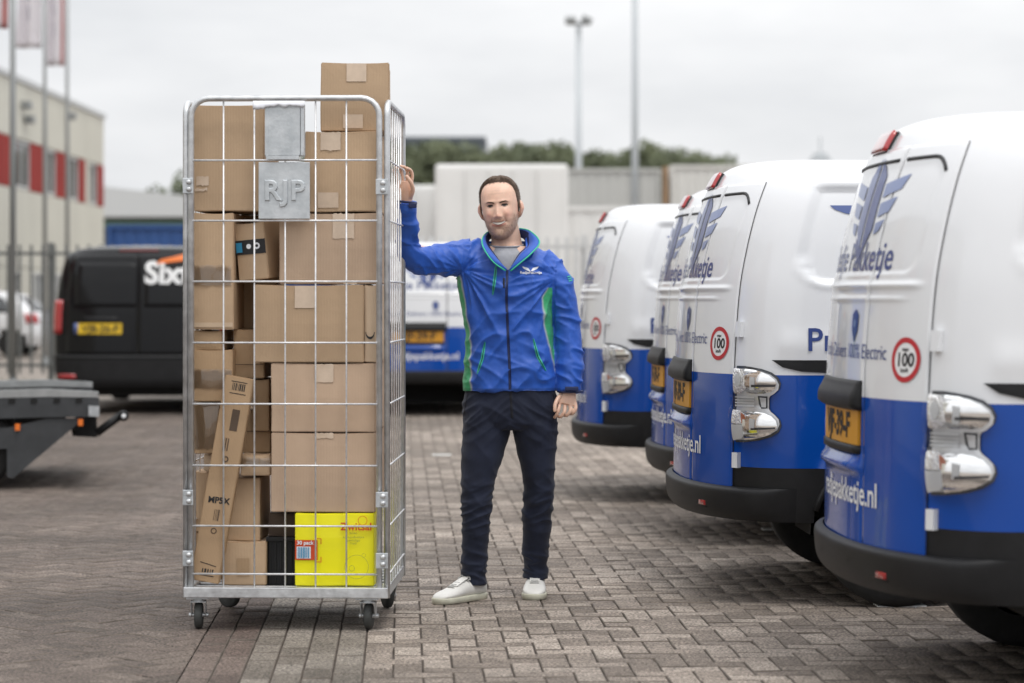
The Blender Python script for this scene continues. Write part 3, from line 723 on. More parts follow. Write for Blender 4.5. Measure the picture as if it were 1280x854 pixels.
def van_proto():
    root = empty('delivery_van')
    tsr = np.concatenate([-(1 + np.linspace(1, 0.0, 130)), np.linspace(-1, 1, 61)[1:-1], 1 + np.linspace(0, 1, 130)])
    zu = np.concatenate([np.linspace(ZB, 1.76, 74), [1.775, 1.79, 1.80, 1.81, 1.82, 1.83, 1.84, 1.85, 1.857, 1.863, 1.868, 1.872, 1.875, 1.877, 1.878]])
    grid(NV, tsr, zu, upper_off, 'upper_body', M['white'], root)
    grid(NV, tsr, np.linspace(.65, ZB, 16), arch_off, 'lower_body', M['blue'], root, drop=arch_drop)
    tsf = np.concatenate([-(1 + np.linspace(1, 0.0, 8)), np.linspace(-1, 1, 25)[1:-1], 1 + np.linspace(0, 1, 8)])
    grid(NV, tsf, zu[::2], 0, 'front_upper_body', M['white'], root, NV.PF)
    grid(NV, tsf, np.linspace(.5, ZB, 8), 0, 'front_lower_body', M['blue'], root, NV.PF, drop=lambda c: abs(c[1]) > .7 and math.hypot(c[0] - 3.58, c[2] - AC) < AR)
    tsc = np.concatenate([-(1 + np.linspace(1, 0.0, 90)), np.linspace(-1, 1, 49)[1:-1], 1 + np.linspace(0, 1, 90)])
    grid(NV, tsc, np.linspace(.44, .65, 14), lambda T, Z: 0.006*sstep(0.9, 1.0, np.abs(T)) + 0*Z, 'lower_cladding', M['plastic'], root, drop=arch_drop)
    for s in (-1, 1):                           # arch lip
        pts = [(WX + (AR + .004)*math.cos(a), s*0.842, AC + (AR + .004)*math.sin(a)) for a in np.linspace(R(16), R(164), 20)]
        MB().tube(pts, 0.014, 6).build('wheel_arch', M['plastic'], root, True)
        v = [(WX + (AR + .01)*math.cos(a), y, AC + (AR + .01)*math.sin(a)) for y in (s*.83, s*.45) for a in np.linspace(0, math.pi, 20)]
        mesh_obj('wheel_well', v, [(i, i+1, 21+i, 20+i) for i in range(19)], M['under'], root)
    # rear bumper
    bo = pchip([.44, .455, .475, .51, .545, .558, .566, .571], [.0, .014, .024, .030, .032, .030, .022, .004])
    def boff(T, Z): return bo(Z)*sstep(.93, 0.70, np.abs(T)) + 0.0075*sstep(1.0, .92, np.abs(T)) + .0006
    bz = np.array([.442, .448, .455, .465, .475, .49, .51, .53, .545, .553, .560, .565, .569, .571])
    grid(NV, np.linspace(-1.0, 1.0, 71), bz, boff, 'rear_bumper', M['plastic'], root)
    for y in (-.52, .52):
        hold = grid(NV, NV.t_y(np.linspace(y - .045, y + .045, 5), .49), np.linspace(.480, .525, 4), .0345, 'reflector', M['plastic'], root, rim=.015)
        grid(NV, NV.t_y(np.linspace(y - .034, y + .02, 4), .49), np.linspace(.487, .518, 3), .0375, 'red_reflector', M['redlens'], hold, rim=.03)
    for y in (-.3, 0.05, .35):
        on_rear(NV, poly_geo([disc(.013)]), y, .52, .0395, 'parking_sensor', M['plastic'], root)
    MB().box((1.0, -.62, .22), (4.1, .62, .46)).build('underbody', M['under'], root); MB().box((.45, -.6, .44), (.999, .6, .54)).build('rear_floor', M['under'], root)
    for s in (-1, 1): MB().rbox((1.28, s*.80 - .025, .2), (3.15, s*.80 + .025, .41), .01).build('side_sill', M['plastic'], root)
    # rear doors
    zd = np.unique(np.concatenate([np.linspace(.560, ZB, 46), np.linspace(ZB, 1.30, 22), np.linspace(1.29, 1.41, 26), np.linspace(1.41, 1.765, 30)]))
    def yt(ys, zs): return np.stack([NV.t_y(np.clip(ys, -NV.w(z)*.97, NV.w(z)*.97), z) for z in zs])
    def toff(T, Z):
        p = NV.P(T, Z); y = p[..., 1]; return door_off(y, Z) + .0007*np.sin(y*17 + Z*2.0)*np.cos(Z*5 + y*3)
    for y0, y1 in ((-.685, SEAM - .004), (SEAM + .004, .685)):
        wz = np.array([1.0]*len(zd))
        ys = np.linspace(y0, y1, 34)
        T = []
        for z in zd:
            k = float(NV.w(z))/.847
            yy = np.where(np.abs(ys) > .45, np.sign(ys)*(.45 + (np.abs(ys) - .45)*(.685*k - .45)/.235), ys)
            T.append(NV.t_y(yy, z))
        T = np.array(T)
        dr = grid(NV, T, zd, toff, 'rear_door', [M['white'], M['blue']], root, rim=0.001, fmat=lambda c: 1 if c[2] < ZB else 0)
    ys = np.linspace(-.6885, .6885, 40); T = []
    for z in zd:
        k = float(NV.w(z))/.847; T.append(NV.t_y(np.where(np.abs(ys) > .45, np.sign(ys)*(.45 + (np.abs(ys) - .45)*(.685*k - .45)/.235), ys), z))
    zs2 = zd.copy(); zs2[0] -= .006
    grid(NV, np.array(T), zs2, 0.0022, 'door_seal', M['seal'], root)
    for a, b in ((-.60, SEAM - .03), (SEAM + .03, .60)):          # dark strip put in for the shaded gap along the window top
        yy = np.linspace(a, b, 14); zz = np.where(np.abs(yy) > .53, 1.722 - ((np.abs(yy) - .53)/.07)**2*.045, 1.722)
        MB().tube(NV.pt(NV.t_y(yy, zz), zz, np.full(14, .006)), .007, 6).build('window_gap_shade', M['greyplastic'], root, True)
    for y, zc in ((-.705, 1.185), (-.705, .675), (.705, 1.185), (.705, .675)):     # hinges
        t = NV.t_y(np.linspace(abs(y) - .010, abs(y) + .014, 4)*np.sign(y), zc)
        grid(NV, np.sort(t), np.linspace(zc - .03, zc + .03, 3), .020, 'hinge', M['white'], root, rim=0.0, smooth=False)
    # handle garnish, plate
    grid(NV, NV.t_y(np.linspace(SEAM + .012, .26, 14), 1.0), np.linspace(.968, 1.058, 9), lambda T, Z: .014 + .022*sstep(1.062, 1.0, Z)*sstep(.962, .978, Z), 'door_handle_garnish', M['plastic'], root, rim=.004)
    pl = grid(NV, NV.t_y(np.linspace(-.30, .22, 10), .92), np.linspace(.862, .974, 3), .011, 'number_plate', M['plate_y'], root, rim=.0, smooth=False)
    on_rear(NV, text_geo('VJF-39-F', .105, .0035, spacing=1.0), -.04, .884, .0125, 'plate_lettering', M['black_ink'], pl)
    grid(NV, NV.t_y(np.linspace(-.31, .23, 10), .85), np.linspace(.836, .860, 3), .016, 'plate_frame', M['plastic'], root, rim=.0)
    # high brake light
    bl = grid(NV, NV.t_y(np.linspace(-.115, .115, 8), 1.79), np.linspace(1.758, 1.822, 7), .008, 'brake_light_housing', M['plastic'], root, rim=-.004)
    grid(NV, NV.t_y(np.linspace(-.11, .11, 9), 1.79), np.linspace(1.761, 1.819, 6), .020, 'high_brake_light', M['redlens'], bl, rim=.006)
    # tail lights
    OUT = [(0.0, 1.0), (.2, 1.0), (.4, .985), (.6, .965), (.8, .925), (.93, .865), (.99, .79), (.97, .72), (.88, .668), (.79, .635), (.76, .60), (.76, .46), (.80, .425), (.90, .375), (.98, .32), (1.0, .25), (.95, .175), (.8, .11), (.55, .06), (.25, .03), (0.0, .02), (-.03, .2), (-.035, .45), (-.02, .75)]
    z0, dz = .738, .305
    def lamp_map(geo, off, name, m, par, side, bulge=1.0, cyl=None):
        v, f = geo; a = np.array([(p.x/.30, p.y/.30, p.z) for p in v])
        z = z0 + a[:, 1]*dz
        ti = NV.t_y(np.full(len(z), -.70), z); to = NV.t_x(np.full(len(z), .385), z, -1)
        t = ti + (to - ti)*a[:, 0]
        h, q = a[:, 0], a[:, 1]
        bl_ = np.maximum(np.clip(1 - ((h - .35)/.75)**2 - ((q - .80)/.23)**2, 0, 1), np.clip(1 - ((h - .35)/.75)**2 - ((q - .25)/.25)**2, 0, 1))
        ex = cyl[2]*np.sqrt(np.clip(1 - ((q - cyl[0])/cyl[1])**2, 0, 1)) if cyl else 0
        V = NV.pt(t*(-side), z, off + .012*bulge*np.sqrt(bl_) + a[:, 2] + ex)
        return mesh_obj(name, V, f, m, par, cyl is not None)
    sc = lambda P_: [(x*.30, y*.30) for x, y in P_]
    def ell(cx, cy, rx, ry, n=20): return sc([(cx + rx*math.cos(2*math.pi*i/n), cy + ry*math.sin(2*math.pi*i/n)) for i in range(n)])
    for side in (-1, 1):
        tl_ = lamp_map(poly_geo([sc(OUT)], .02), .004, 'tail_light', M['darklens'], root, side, .3)
        IN = [(.5 + (x - .42)*.90 - .06, .5 + (y - .5)*.93) for x, y in OUT]
        lamp_map(poly_geo([sc(IN)], .02), .007, 'housing', M['satin'], tl_, side, .3)
        up = [(.30, .97), (.6, .93), (.85, .84), (.93, .77), (.86, .73), (.30, .73)]
        UP = [(.24, .965), (.45, .955), (.62, .93), (.78, .89), (.89, .835), (.93, .785), (.90, .725), (.80, .675), (.66, .655), (.30, .655)]
        LO = [(.24, .43), (.5, .425), (.68, .41), (.82, .375), (.91, .32), (.94, .25), (.89, .185), (.74, .125), (.5, .08), (.26, .055)]
        lamp_map(poly_geo([sc(UP)], .012), .006, 'reflector_bowl', M['chrome'], tl_, side, .2, (.81, .165, .020))
        lamp_map(poly_geo([sc(LO)], .012), .006, 'reflector_bowl', M['chrome'], tl_, side, .2, (.24, .20, .020))
        lamp_map(poly_geo([sc([(.44, .765), (.90, .765), (.90, .745), (.44, .735)])], .015), .012, 'dark_slot_and_reflection', M['darklens'], tl_, side, .2, (.81, .165, .020))  # dark band of the chrome's reflection, put in as a coloured stripe
        lamp_map(poly_geo([sc([(.44, .215), (.90, .235), (.90, .215), (.44, .19)])], .015), .012, 'dark_slot_and_reflection', M['darklens'], tl_, side, .2, (.24, .20, .020))  # same reflected band laid over the lower bowl in dark colour
        lamp_map(poly_geo([sc([(.0, .97), (.16, .965), (.26, .93), (.33, .86), (.33, .76), (.27, .69), (.18, .65), (.02, .645)])], .012), .016, 'round_lamp', M['sparkle'], tl_, side, .2, (.81, .165, .008))
        lamp_map(poly_geo([ell(.13, .82, .07, .085)], .012), .027, 'bulb', M['frost'], tl_, side, .2)
        lamp_map(poly_geo([sc([(.40, .87), (.50, .86), (.50, .70), (.40, .70)])], .015), .028, 'lamp_holder', M['frost'], tl_, side, .2)
        for k in range(4):
            q = .485 + k*.036; lamp_map(poly_geo([sc([(.03, q), (.46, q), (.46, q + .020), (.03, q + .020)])], .03), .016, 'light_bar', M['frost'], tl_, side, .2)
        lamp_map(poly_geo([sc([(.52, .625), (.72, .62), (.72, .47), (.60, .46), (.54, .52)])], .03), .010, 'dark_slot_and_reflection', M['darklens'], tl_, side, .2)
        lamp_map(poly_geo([sc([(.57, .605), (.70, .60), (.70, .48), (.61, .485)])], .03), .014, 'lamp_panel', M['satin'], tl_, side, .2)
        lamp_map(poly_geo([sc([(-.02, .44), (.16, .435), (.27, .39), (.33, .32), (.33, .262), (-.02, .262)])], .012), .014, 'reversing_lamp', M['sparkle'], tl_, side, .2, (.24, .20, .008))
        lamp_map(poly_geo([sc([(.20, .415), (.27, .38), (.32, .31), (.32, .272), (.22, .272)])], .012), .024, 'amber_lamp', M['amber'], tl_, side, .2)
        lamp_map(poly_geo([sc([(-.02, .252), (.33, .252), (.30, .15), (.20, .075), (.0, .045)])], .012), .014, 'frosted_lamp', M['frost'], tl_, side, .2, (.24, .20, .008))
        lamp_map(poly_geo([sc([(.40, .34), (.50, .33), (.50, .19), (.40, .19)])], .015), .028, 'lamp_holder', M['frost'], tl_, side, .2)
        lamp_map(poly_geo([sc(OUT)], .02), .030, 'lens', M['lens'], tl_, side, 1.0)
    # sliding rail slots
    for s in (-1, 1):
        P_ = [(.35, 1.068), (2.15, 1.068), (2.15, 1.018), (.58, 1.018), (.46, 1.024), (.39, 1.04)]
        v, f = poly_geo([P_], .05); a = np.array([(p.x, p.y) for p in v])
        rl = mesh_obj('slide_rail', NV.pt(NV.t_x(a[:, 0], a[:, 1], s), a[:, 1], np.full(len(a), .007)), f, M['plastic'], root, True)
        v, f = poly_geo([[(.66, 1.040), (2.1, 1.040), (2.1, 1.031), (.66, 1.031)]], .1); a = np.array([(p.x, p.y) for p in v])
        mesh_obj('rail_track', NV.pt(NV.t_x(a[:, 0], a[:, 1], s), a[:, 1], np.full(len(a), .009)), f, M['greyplastic'], rl)
    # lettering and emblem
    do = lambda y, z: door_off(y, z) + .0025
    W, H_ = .58, .33
    sh_l = [(-.015, .5), (-.16, .32), (-.16, -.17), (-.015, -.38)]; sh_r = [(.02, .49), (.16, .32), (.16, -.17), (0.0, -.5), (-.15, -.24), (.02, -.35)]
    em = on_rear(NV, poly_geo([[(x*W, y*H_) for x, y in sh_l]], .03), -.14, 1.575, do, 'emblem_shield', M['decal_mid'], root)
    on_rear(NV, poly_geo([[(x*W, y*H_) for x, y in sh_r]], .03), -.14, 1.575, do, 'emblem_shield_shade', M['decal'], em)
    for s in (1, -1):
        for P_ in ([(.20, .24), (.5, .31), (.44, .18), (.20, .11)], [(.20, .06), (.42, .11), (.36, -.02), (.20, -.07)], [(.20, -.12), (.33, -.09), (.28, -.19), (.20, -.23)]):
            on_rear(NV, poly_geo([[(x*W*s, y*H_) for x, y in (P_ if s > 0 else P_[::-1])]], .03), -.14, 1.575, do, 'emblem_feather', M['decal_light'], em)
    for gg in words(text_geo('Redje Pakketje', .125, .001, spacing=1.02)): on_rear(NV, gg, -.08, 1.392, do, 'name_lettering', M['decal'], root)
    ic = on_rear(NV, poly_geo([[(-.032, .035), (0, .052), (.032, .035), (.030, -.012), (0, -.052), (-.030, -.012)]], .02), -.22, 1.222, do, 'small_shield', M['decal'], root)
    on_rear(NV, poly_geo([disc(.013, 14, 0, .008)]), -.22, 1.222, lambda y, z: do(y, z) + .001, 'shield_mark', M['decal_light'], ic)
    for gg in words(text_geo('Proudly Delivers 100% Electric', .064, .0, spacing=.98), .010): on_rear(NV, gg, -.10, 1.125, do, 'slogan_lettering', M['decal'], root)
    on_rear(NV, text_geo('redjepakketje.nl', .104, .001, spacing=.98), -.13, .685, do, 'web_lettering', M['decal_white'], root)
    sg = on_rear(NV, poly_geo([disc(.066, 36)], .03), -.592, 1.128, do, 'speed_sign', M['decal_white'], root)
    on_rear(NV, ringgeo(.050, .066), -.592, 1.128, lambda y, z: do(y, z) + .001, 'sign_ring', M['sign_red'], sg)
    on_rear(NV, text_geo('100', .055, .0016), -.592, 1.110, lambda y, z: do(y, z) + .001, 'sign_number', M['black_ink'], sg)
    on_rear(NV, text_geo('max', .018, .0005), -.592, 1.153, lambda y, z: do(y, z) + .001, 'sign_word', M['black_ink'], sg)
    on_rear(NV, text_geo('km/h', .018, .0005), -.592, 1.092, lambda y, z: do(y, z) + .001, 'sign_word', M['black_ink'], sg)
    sf = lambda x, z: np.where(recess(x, z) > .02, -.013, 0.004) + .004
    v, f = text_geo('Proudly', .125, .0015); mnx = min(p.x for p in v)
    on_side(NV, ([Vector((p.x - mnx, p.y, 0)) for p in v], f),   .485, 1.105, lambda x, z: np.full(len(x), .009), 'side_lettering', M['decal'], root)
    wing = [(.58, 1.672), (1.25, 1.672), (1.25, 1.60), (1.0, 1.615), (.72, 1.628), (.64, 1.64), (.60, 1.655)]
    on_side(NV, poly_geo([wing], .05), 0, 0, lambda x, z: np.full(len(x), -.0165), 'side_wing_mark', M['decal_mid'], root)
    wheels(root, (WX, 3.58), .735, .285, .18, z0=GZ)
    front_parts(NV, root, 1.17, 1.70, (.74, .94))
    return root

van = van_proto()
vans = [  # x of rear, y of body centre, turn, label
    (0.95, 7.62, 2.2, 'nearest white and blue delivery van, cut off by the right picture edge'),
    (0.625, 10.15, 2.2, 'second nearest white and blue van, whose speed sign and whole tail light show'),
    (0.66, 12.4, 2.0, 'white and blue van squeezed mostly hidden behind the second nearest van'),
    (0.33, 14.85, -0.8, 'farthest white and blue van of the right row, beside the man\'s hanging arm'),
]
for i, (x, y, rz, lab) in enumerate(vans):
    o = van if i == 0 else copy_tree(van)
    o.location = (x*VK, y*VK, VZ); o.rotation_euler.z = R(rz); o.scale = (VK, VK, VK)
    tag(o, lab, 'van', 'white and blue delivery vans')
o = copy_tree(van); o.location = (-1.08, 26.5, VZ); o.rotation_euler.z = R(90); o.scale = (VK, VK, VK)
tag(o, 'white and blue van seen from behind between the cart and the man', 'van', 'white and blue delivery vans')

# black rental van
VT = Shape(
    w=[(0.30, .90), (.5, .945), (.8, .962), (1.1, .958), (1.4, .93), (1.65, .885), (1.75, .86), (1.82, .80), (1.86, .70), (1.885, .55), (1.90, .35), (1.906, .05)],
    xr=[(0.30, .06), (.6, .07), (1.1, .09), (1.4, .13), (1.7, .20), (1.82, .26), (1.88, .36), (1.906, .8)],
    xf=[(0.30, 5.0), (.6, 5.1), (.9, 5.05), (1.05, 4.8), (1.15, 4.3), (1.5, 3.8), (1.8, 3.3), (1.906, 3.0)], a=.26, p=2.6, XB=2.6)
bvn = empty('black_van', (px(70, 372, 27).x + .885, 27.0, 0), R(90)); tag(bvn, 'black van with yellow number plate parked left behind the cart', 'van')
ts = np.concatenate([-(1 + np.linspace(1, 0, 12)), np.linspace(-1, 1, 45)[1:-1], 1 + np.linspace(0, 1, 12)])
zz = np.concatenate([np.linspace(.62, 1.75, 30), np.linspace(1.77, 1.906, 10)])
grid(VT, ts, zz, 0, 'body', M['blackpaint'], bvn)
grid(VT, ts, zz, 0, 'front_body', M['blackpaint'], bvn, VT.PF)
grid(VT, ts, np.linspace(.30, .62, 8), lambda T, Z: .03*sstep(1.05, .7, np.abs(T))*sstep(.31, .36, Z), 'rear_bumper', M['plastic'], bvn)
for a, b in ((-.80, -.006), (.006, .80)):
    T = np.stack([VT.t_y(np.linspace(a, b, 16)*min(1, float(VT.w(z))/.93), z) for z in np.linspace(.66, 1.80, 30)])
    grid(VT, T, np.linspace(.66, 1.80, 30), .008, 'rear_door', M['blackpaint'], bvn, rim=-.004)
    T = np.stack([VT.t_y(np.linspace(a*.88, b*.88 if abs(b) > .1 else b*14, 12)*min(1, float(VT.w(z))/.93), z) for z in np.linspace(1.2, 1.70, 12)])
    grid(VT, T, np.linspace(1.2, 1.70, 12), .011, 'rear_window', M['blackpaint'], bvn, rim=.004)
grid(VT, np.linspace(-1, 1, 30), np.linspace(.63, .66, 3), .016, 'bumper_step', M['greyplastic'], bvn, rim=0)
for s in (-1, 1):
    ta = np.sort(np.array([s*.66, s*1.01])); grid(VT, np.linspace(ta[0], ta[1], 9), np.linspace(.90, 1.28, 8), .016, 'tail_light', M['redlens'], bvn, rim=0)
    grid(VT, VT.t_y(np.linspace(s*.78 - .1, s*.78 + .1, 5), .45), np.linspace(.40, .45, 3), .036, 'red_reflector', M['redlens'], bvn, rim=0)
pl = grid(VT, VT.t_y(np.linspace(.16, .70, 8), 1.0), np.linspace(.90, 1.02, 3), .022, 'number_plate', mat('plate_bright_yellow', (.72, .47, .02), .35), bvn, rim=0, smooth=False)
on_rear(VT, text_geo('VJB-26-P', .115, .003), .40, .92, .024, 'plate_lettering', M['black_ink'], pl)
grid(VT, VT.t_y(np.linspace(.655, .70, 3), 1.0), np.linspace(.90, 1.02, 3), .0235, 'plate_strip', M['decal_mid'], pl, rim=.02)
grid(VT, VT.t_y(np.linspace(.2, .6, 6), 1.07), np.linspace(1.04, 1.09, 3), .018, 'plate_lamp_bar', M['plastic'], bvn, rim=0)
on_rear(VT, text_geo('Sixt', .34, .012), -.34, 1.47, .020, 'rental_lettering', M['decal_white'], bvn)
on_rear(VT, poly_geo([[(-.16, 0), (.26, .05), (.26, .13), (-.1, .05)]], .05), -.36, 1.68, .022, 'orange_stripe', M['orange'], bvn)
bl = grid(VT, VT.t_y(np.linspace(-.22, .22, 6), 1.84), np.linspace(1.828, 1.842, 3), .012, 'high_brake_light', mat('dark_red_lens', (.16, .02, .02), .3), bvn, rim=0)
MB().box((.3, -.7, .2), (4.8, .7, .6)).build('underbody', M['under'], bvn)
wheels(bvn, (.95, 4.1), .82, .34, .22); front_parts(VT, bvn, 1.2, 1.75, (.72, .95))

# white hatchback beyond the fence
HB = Shape(
    w=[(0.25, .80), (.5, .88), (.8, .89), (.95, .86), (1.15, .74), (1.35, .62), (1.42, .52), (1.46, .3), (1.47, .03)],
    xr=[(0.25, .1), (.5, .0), (.8, .03), (.95, .08), (1.15, .3), (1.35, .55), (1.42, .75), (1.47, 1.2)],
    xf=[(0.25, 3.9), (.5, 4.0), (.7, 3.95), (.85, 3.6), (.95, 3.1), (1.15, 2.75), (1.35, 2.4), (1.47, 1.9)], a=.4, p=2.4, XB=2.0)
hb = empty('parked_car', (px(66, 372, 54).x, 54.0, 0), R(180)); tag(hb, 'white hatchback behind the bar fence at far left', 'car')
grid(HB, ts, np.linspace(.25, .93, 12), 0, 'lower_body', M['white'], hb, drop=lambda c: abs(c[1]) > .7 and math.hypot(c[0] - .75, c[2] - .3) < .34)
grid(HB, ts, np.linspace(.93, 1.47, 14), 0, 'upper_body', M['white'], hb); grid(HB, ts, np.linspace(.25, 1.47, 24), 0, 'front_body', M['white'], hb, HB.PF, drop=lambda c: abs(c[1]) > .7 and math.hypot(c[0] - 3.3, c[2] - .3) < .34)
for s in (-1, 1):
    ta = np.sort(np.array([s*1.12, s*1.9])); grid(HB, np.linspace(ta[0], ta[1], 8), np.linspace(.97, 1.32, 6), .006, 'side_window', M['glass'], hb, rim=0)
    ta = np.sort(np.array([s*.6, s*1.0])); grid(HB, np.linspace(ta[0], ta[1], 8), np.linspace(.74, .95, 5), .012, 'tail_light', M['redlens'], hb, rim=0)
grid(HB, np.linspace(-.6, .6, 9), np.linspace(1.0, 1.33, 6), .006, 'rear_window', M['glass'], hb, rim=0)
front_parts(HB, hb, .98, 1.36, (.58, .72)); wheels(hb, (.75, 3.3), .80, .3, .2)

# flatbed trailer at the left edge
Mt = mat('trailer_grey', (0.055, 0.058, 0.062), 0.45, metal=.3, var=.2, vscale=6); Ms = mat('trailer_rail_alu', (0.42, 0.43, 0.43), 0.4, metal=.7, var=.15, vscale=10)
TD = 16.6; tr = empty('flatbed_trailer', (px(122, 372, TD).x, TD, 0), R(11)); tag(tr, 'grey flatbed trailer with silver side rail entering from the left edge', 'trailer')
def tp(x, y): p = px(x, y, TD); return (p.x - tr.location.x, p.z)
def slab(pts, y0, y1, name, m, par=tr):
    q_ = [tp(*p) for p in pts]; n = len(q_)
    return MB().add([(x, y0, z) for x, z in q_] + [(x, y1, z) for x, z in q_], [tuple(range(n))] + [tuple(range(n, 2*n))[::-1]] + [((i+1) % n, i, n+i, n+(i+1) % n) for i in range(n)]).build(name, m, par)
for y0, y1 in ((0, .06), (1.94, 2.0)):
    rl = slab([(-560, 497), (62, 486), (123, 490), (123, 497), (62, 495.5), (-560, 506)], y0, y1, 'side_rail', Ms)
    for x in (-420, -300, -180, -120, -60, -10, 13, 40, 68, 95):
        slab([(x, 497.5), (x + 8, 497), (x + 8, 503), (x, 504)], y0 - .006, y0 - .002, 'rail_slot', M['under'], rl)
    slab([(-560, 506.5), (62, 496), (124, 497.5), (124, 521), (64, 521), (-560, 533)], y0 + .002, y1 - .002, 'side_beam', Mt)
    slab([(-560, 534), (11, 534), (60, 523), (106, 523), (18, 597), (11, 595), (11, 560), (-560, 560)], y0 + .02, y1 - .02, 'side_plate', Mt)
slab([(-560, 506), (62, 499), (122, 501), (122, 507), (62, 505), (-560, 512)], .062, 1.938, 'deck', M['under'])
slab([(92, 548), (106, 524), (122, 522), (123, 550)], .3, 1.7, 'rear_support', M['plastic'])
lp = slab([(111, 507), (124, 508), (124, 521), (111, 520)], -.02, -.002, 'rear_marker_plate', M['galvp'])
for x, y in ((24, 533), (101, 528)):
    slab([(x - 3, y - 4), (x + 3, y - 4), (x + 3, y + 4), (x - 3, y + 4)], -.012, .02, 'orange_marker_light', M['orange'])
a, b = tp(121, 543), tp(151, 521)
MB().tube([(a[0], .12, a[1]), (b[0], .12, b[1])], .028, 8).build('support_arm', M['plastic'], tr, True)
MB().lathe([(.015, .05), (.036, .06), (.036, .14), (.015, .15)], 'Y', 14, Matrix.Translation((b[0] + .02, 0, b[1]))).build('arm_end', M['plastic'], tr, True)
MB().lathe([(.004, .03), (.016, .035), (.016, .055)], 'Y', 10, Matrix.Translation((b[0] + .02, 0.005, b[1]))).build('bolt', M['frost'], tr)
for x in (-30, -135):
    for yy in (.16, 1.84):
        xx = tp(x, 500)[0]; MB().lathe([(.16, -.09), (.25, -.09), (.28, -.05), (.28, .05), (.25, .09), (.16, .09)], 'Y', 24, Matrix.Translation((xx, yy, .28))).build('wheel', M['tyre'], tr, True)
MB().tube([(tp(-560, 520)[0], 1, .5), (tp(-640, 520)[0], 1, .45)], .05, 8).build('drawbar', Mt, tr)
# ------------------------------------------------------------------ roll cart
CW, CD = 0.405, 0.78
CY = -R(2.0)
cart = empty('roll_cart', (-0.888, 9.5, 0), CY); tag(cart, 'tall galvanised mesh roll cart full of parcels', 'roll cart')
CM = Matrix.Translation((-0.888, 9.5, 0)) @ Matrix.Rotation(CY, 4, 'Z'); CI = CM.inverted()
def cl(x, y, d=0.0):
    """photo pixel -> cart-local point on the plane d behind the cart's front"""
    p = None; D = 9.5 + d
    for _ in range(3):
        p = CI @ px(x, y, D); D += d - p.y
    return p
zt = 2.105
def gate_path(x0, x1, z0, z1, y, r=.07, n=6):
    pts = [(x0, y, z0), (x0, y, z1 - r)]
    pts += [(x0 + r - r*math.cos(a), y, z1 - r + r*math.sin(a)) for a in np.linspace(0, math.pi/2, n)[1:]]
    pts += [(x1 - r + r*math.sin(a), y, z1 - r + r*math.cos(a)) for a in np.linspace(0, math.pi/2, n)]
    pts += [(x1, y, z0)]
    return pts
GX0, GX1 = cl(239, 400).x, cl(474, 400).x
gate = MB().tube(gate_path(GX0, GX1, .155, cl(350, 123).z, 0.0), .0125, 10).build('front_gate_frame', M['galv'], cart, True)
for x in (279.5, 318, 356.5, 394.5, 433):
    a = cl(x, 400).x
    MB().tube([(a, .0, .14), (a, .0, cl(350, 124).z)], .0037, 6).build('wire', M['zincwire'], cart, True)
for y in (200.5, 276, 352, 428.5, 505, 582, 657.5, 717.5):
    z = cl(350, y).z
    MB().tube([(GX0, -.007, z), (GX1, -.007, z)], .0040, 6).build('wire', M['zincwire'], cart, True)
def side_panel(x, s):
    zT = cl(350, 127).z
    r = .06
    pts = [(x, 0.012, .13), (x, 0.012, zT - .012)]
    pts = [(x, 0.012, .13), (x, .012, zT - r)] + [(x, .012 + r - r*math.cos(a), zT - r + r*math.sin(a)) for a in np.linspace(0, math.pi/2, 5)[1:]]
    pts += [(x, CD - r + r*math.sin(a), zT - r + r*math.cos(a)) for a in np.linspace(0, math.pi/2, 5)] + [(x, CD, .13)]
    MB().tube(pts, .0125, 10).build('side_frame', M['galv'], cart, True)
    for k in range(1, 7):
        y = .012 + k*(CD - .012)/7
        MB().tube([(x, y, .13), (x, y, zT)], .0037, 6).build('wire', M['zincwire'], cart, True)
    for y in (200.5, 276, 352, 428.5, 505, 582, 657.5, 717.5):
        z = cl(350, y).z
        MB().tube([(x + s*.007, .012, z), (x + s*.007, CD, z)], .0040, 6).build('wire', M['zincwire'], cart, True)
side_panel(-CW + .008, -1); side_panel(CW - .008, 1)
for x0, x1, ys in ((-CW, GX0 + .012, (232.5, 622, 698)), (GX1 - .012, CW - .001, (234, 624, 700))):        # hinge brackets
    for y in ys:
        z = cl(350, y).z
        br = MB().rbox((x0, -.022, z - .031), (x1, -.013, z + .031), .003).build('bracket', M['galvp'], cart)
        for dz in (-.014, .014):
            MB().lathe([(.011, -.024), (.010, -.030), (.005, -.033)], 'Y', 10, Matrix.Translation(((x0 + x1)/2 + .004, 0, z + dz))).build('bolt', M['galv'], br, True)
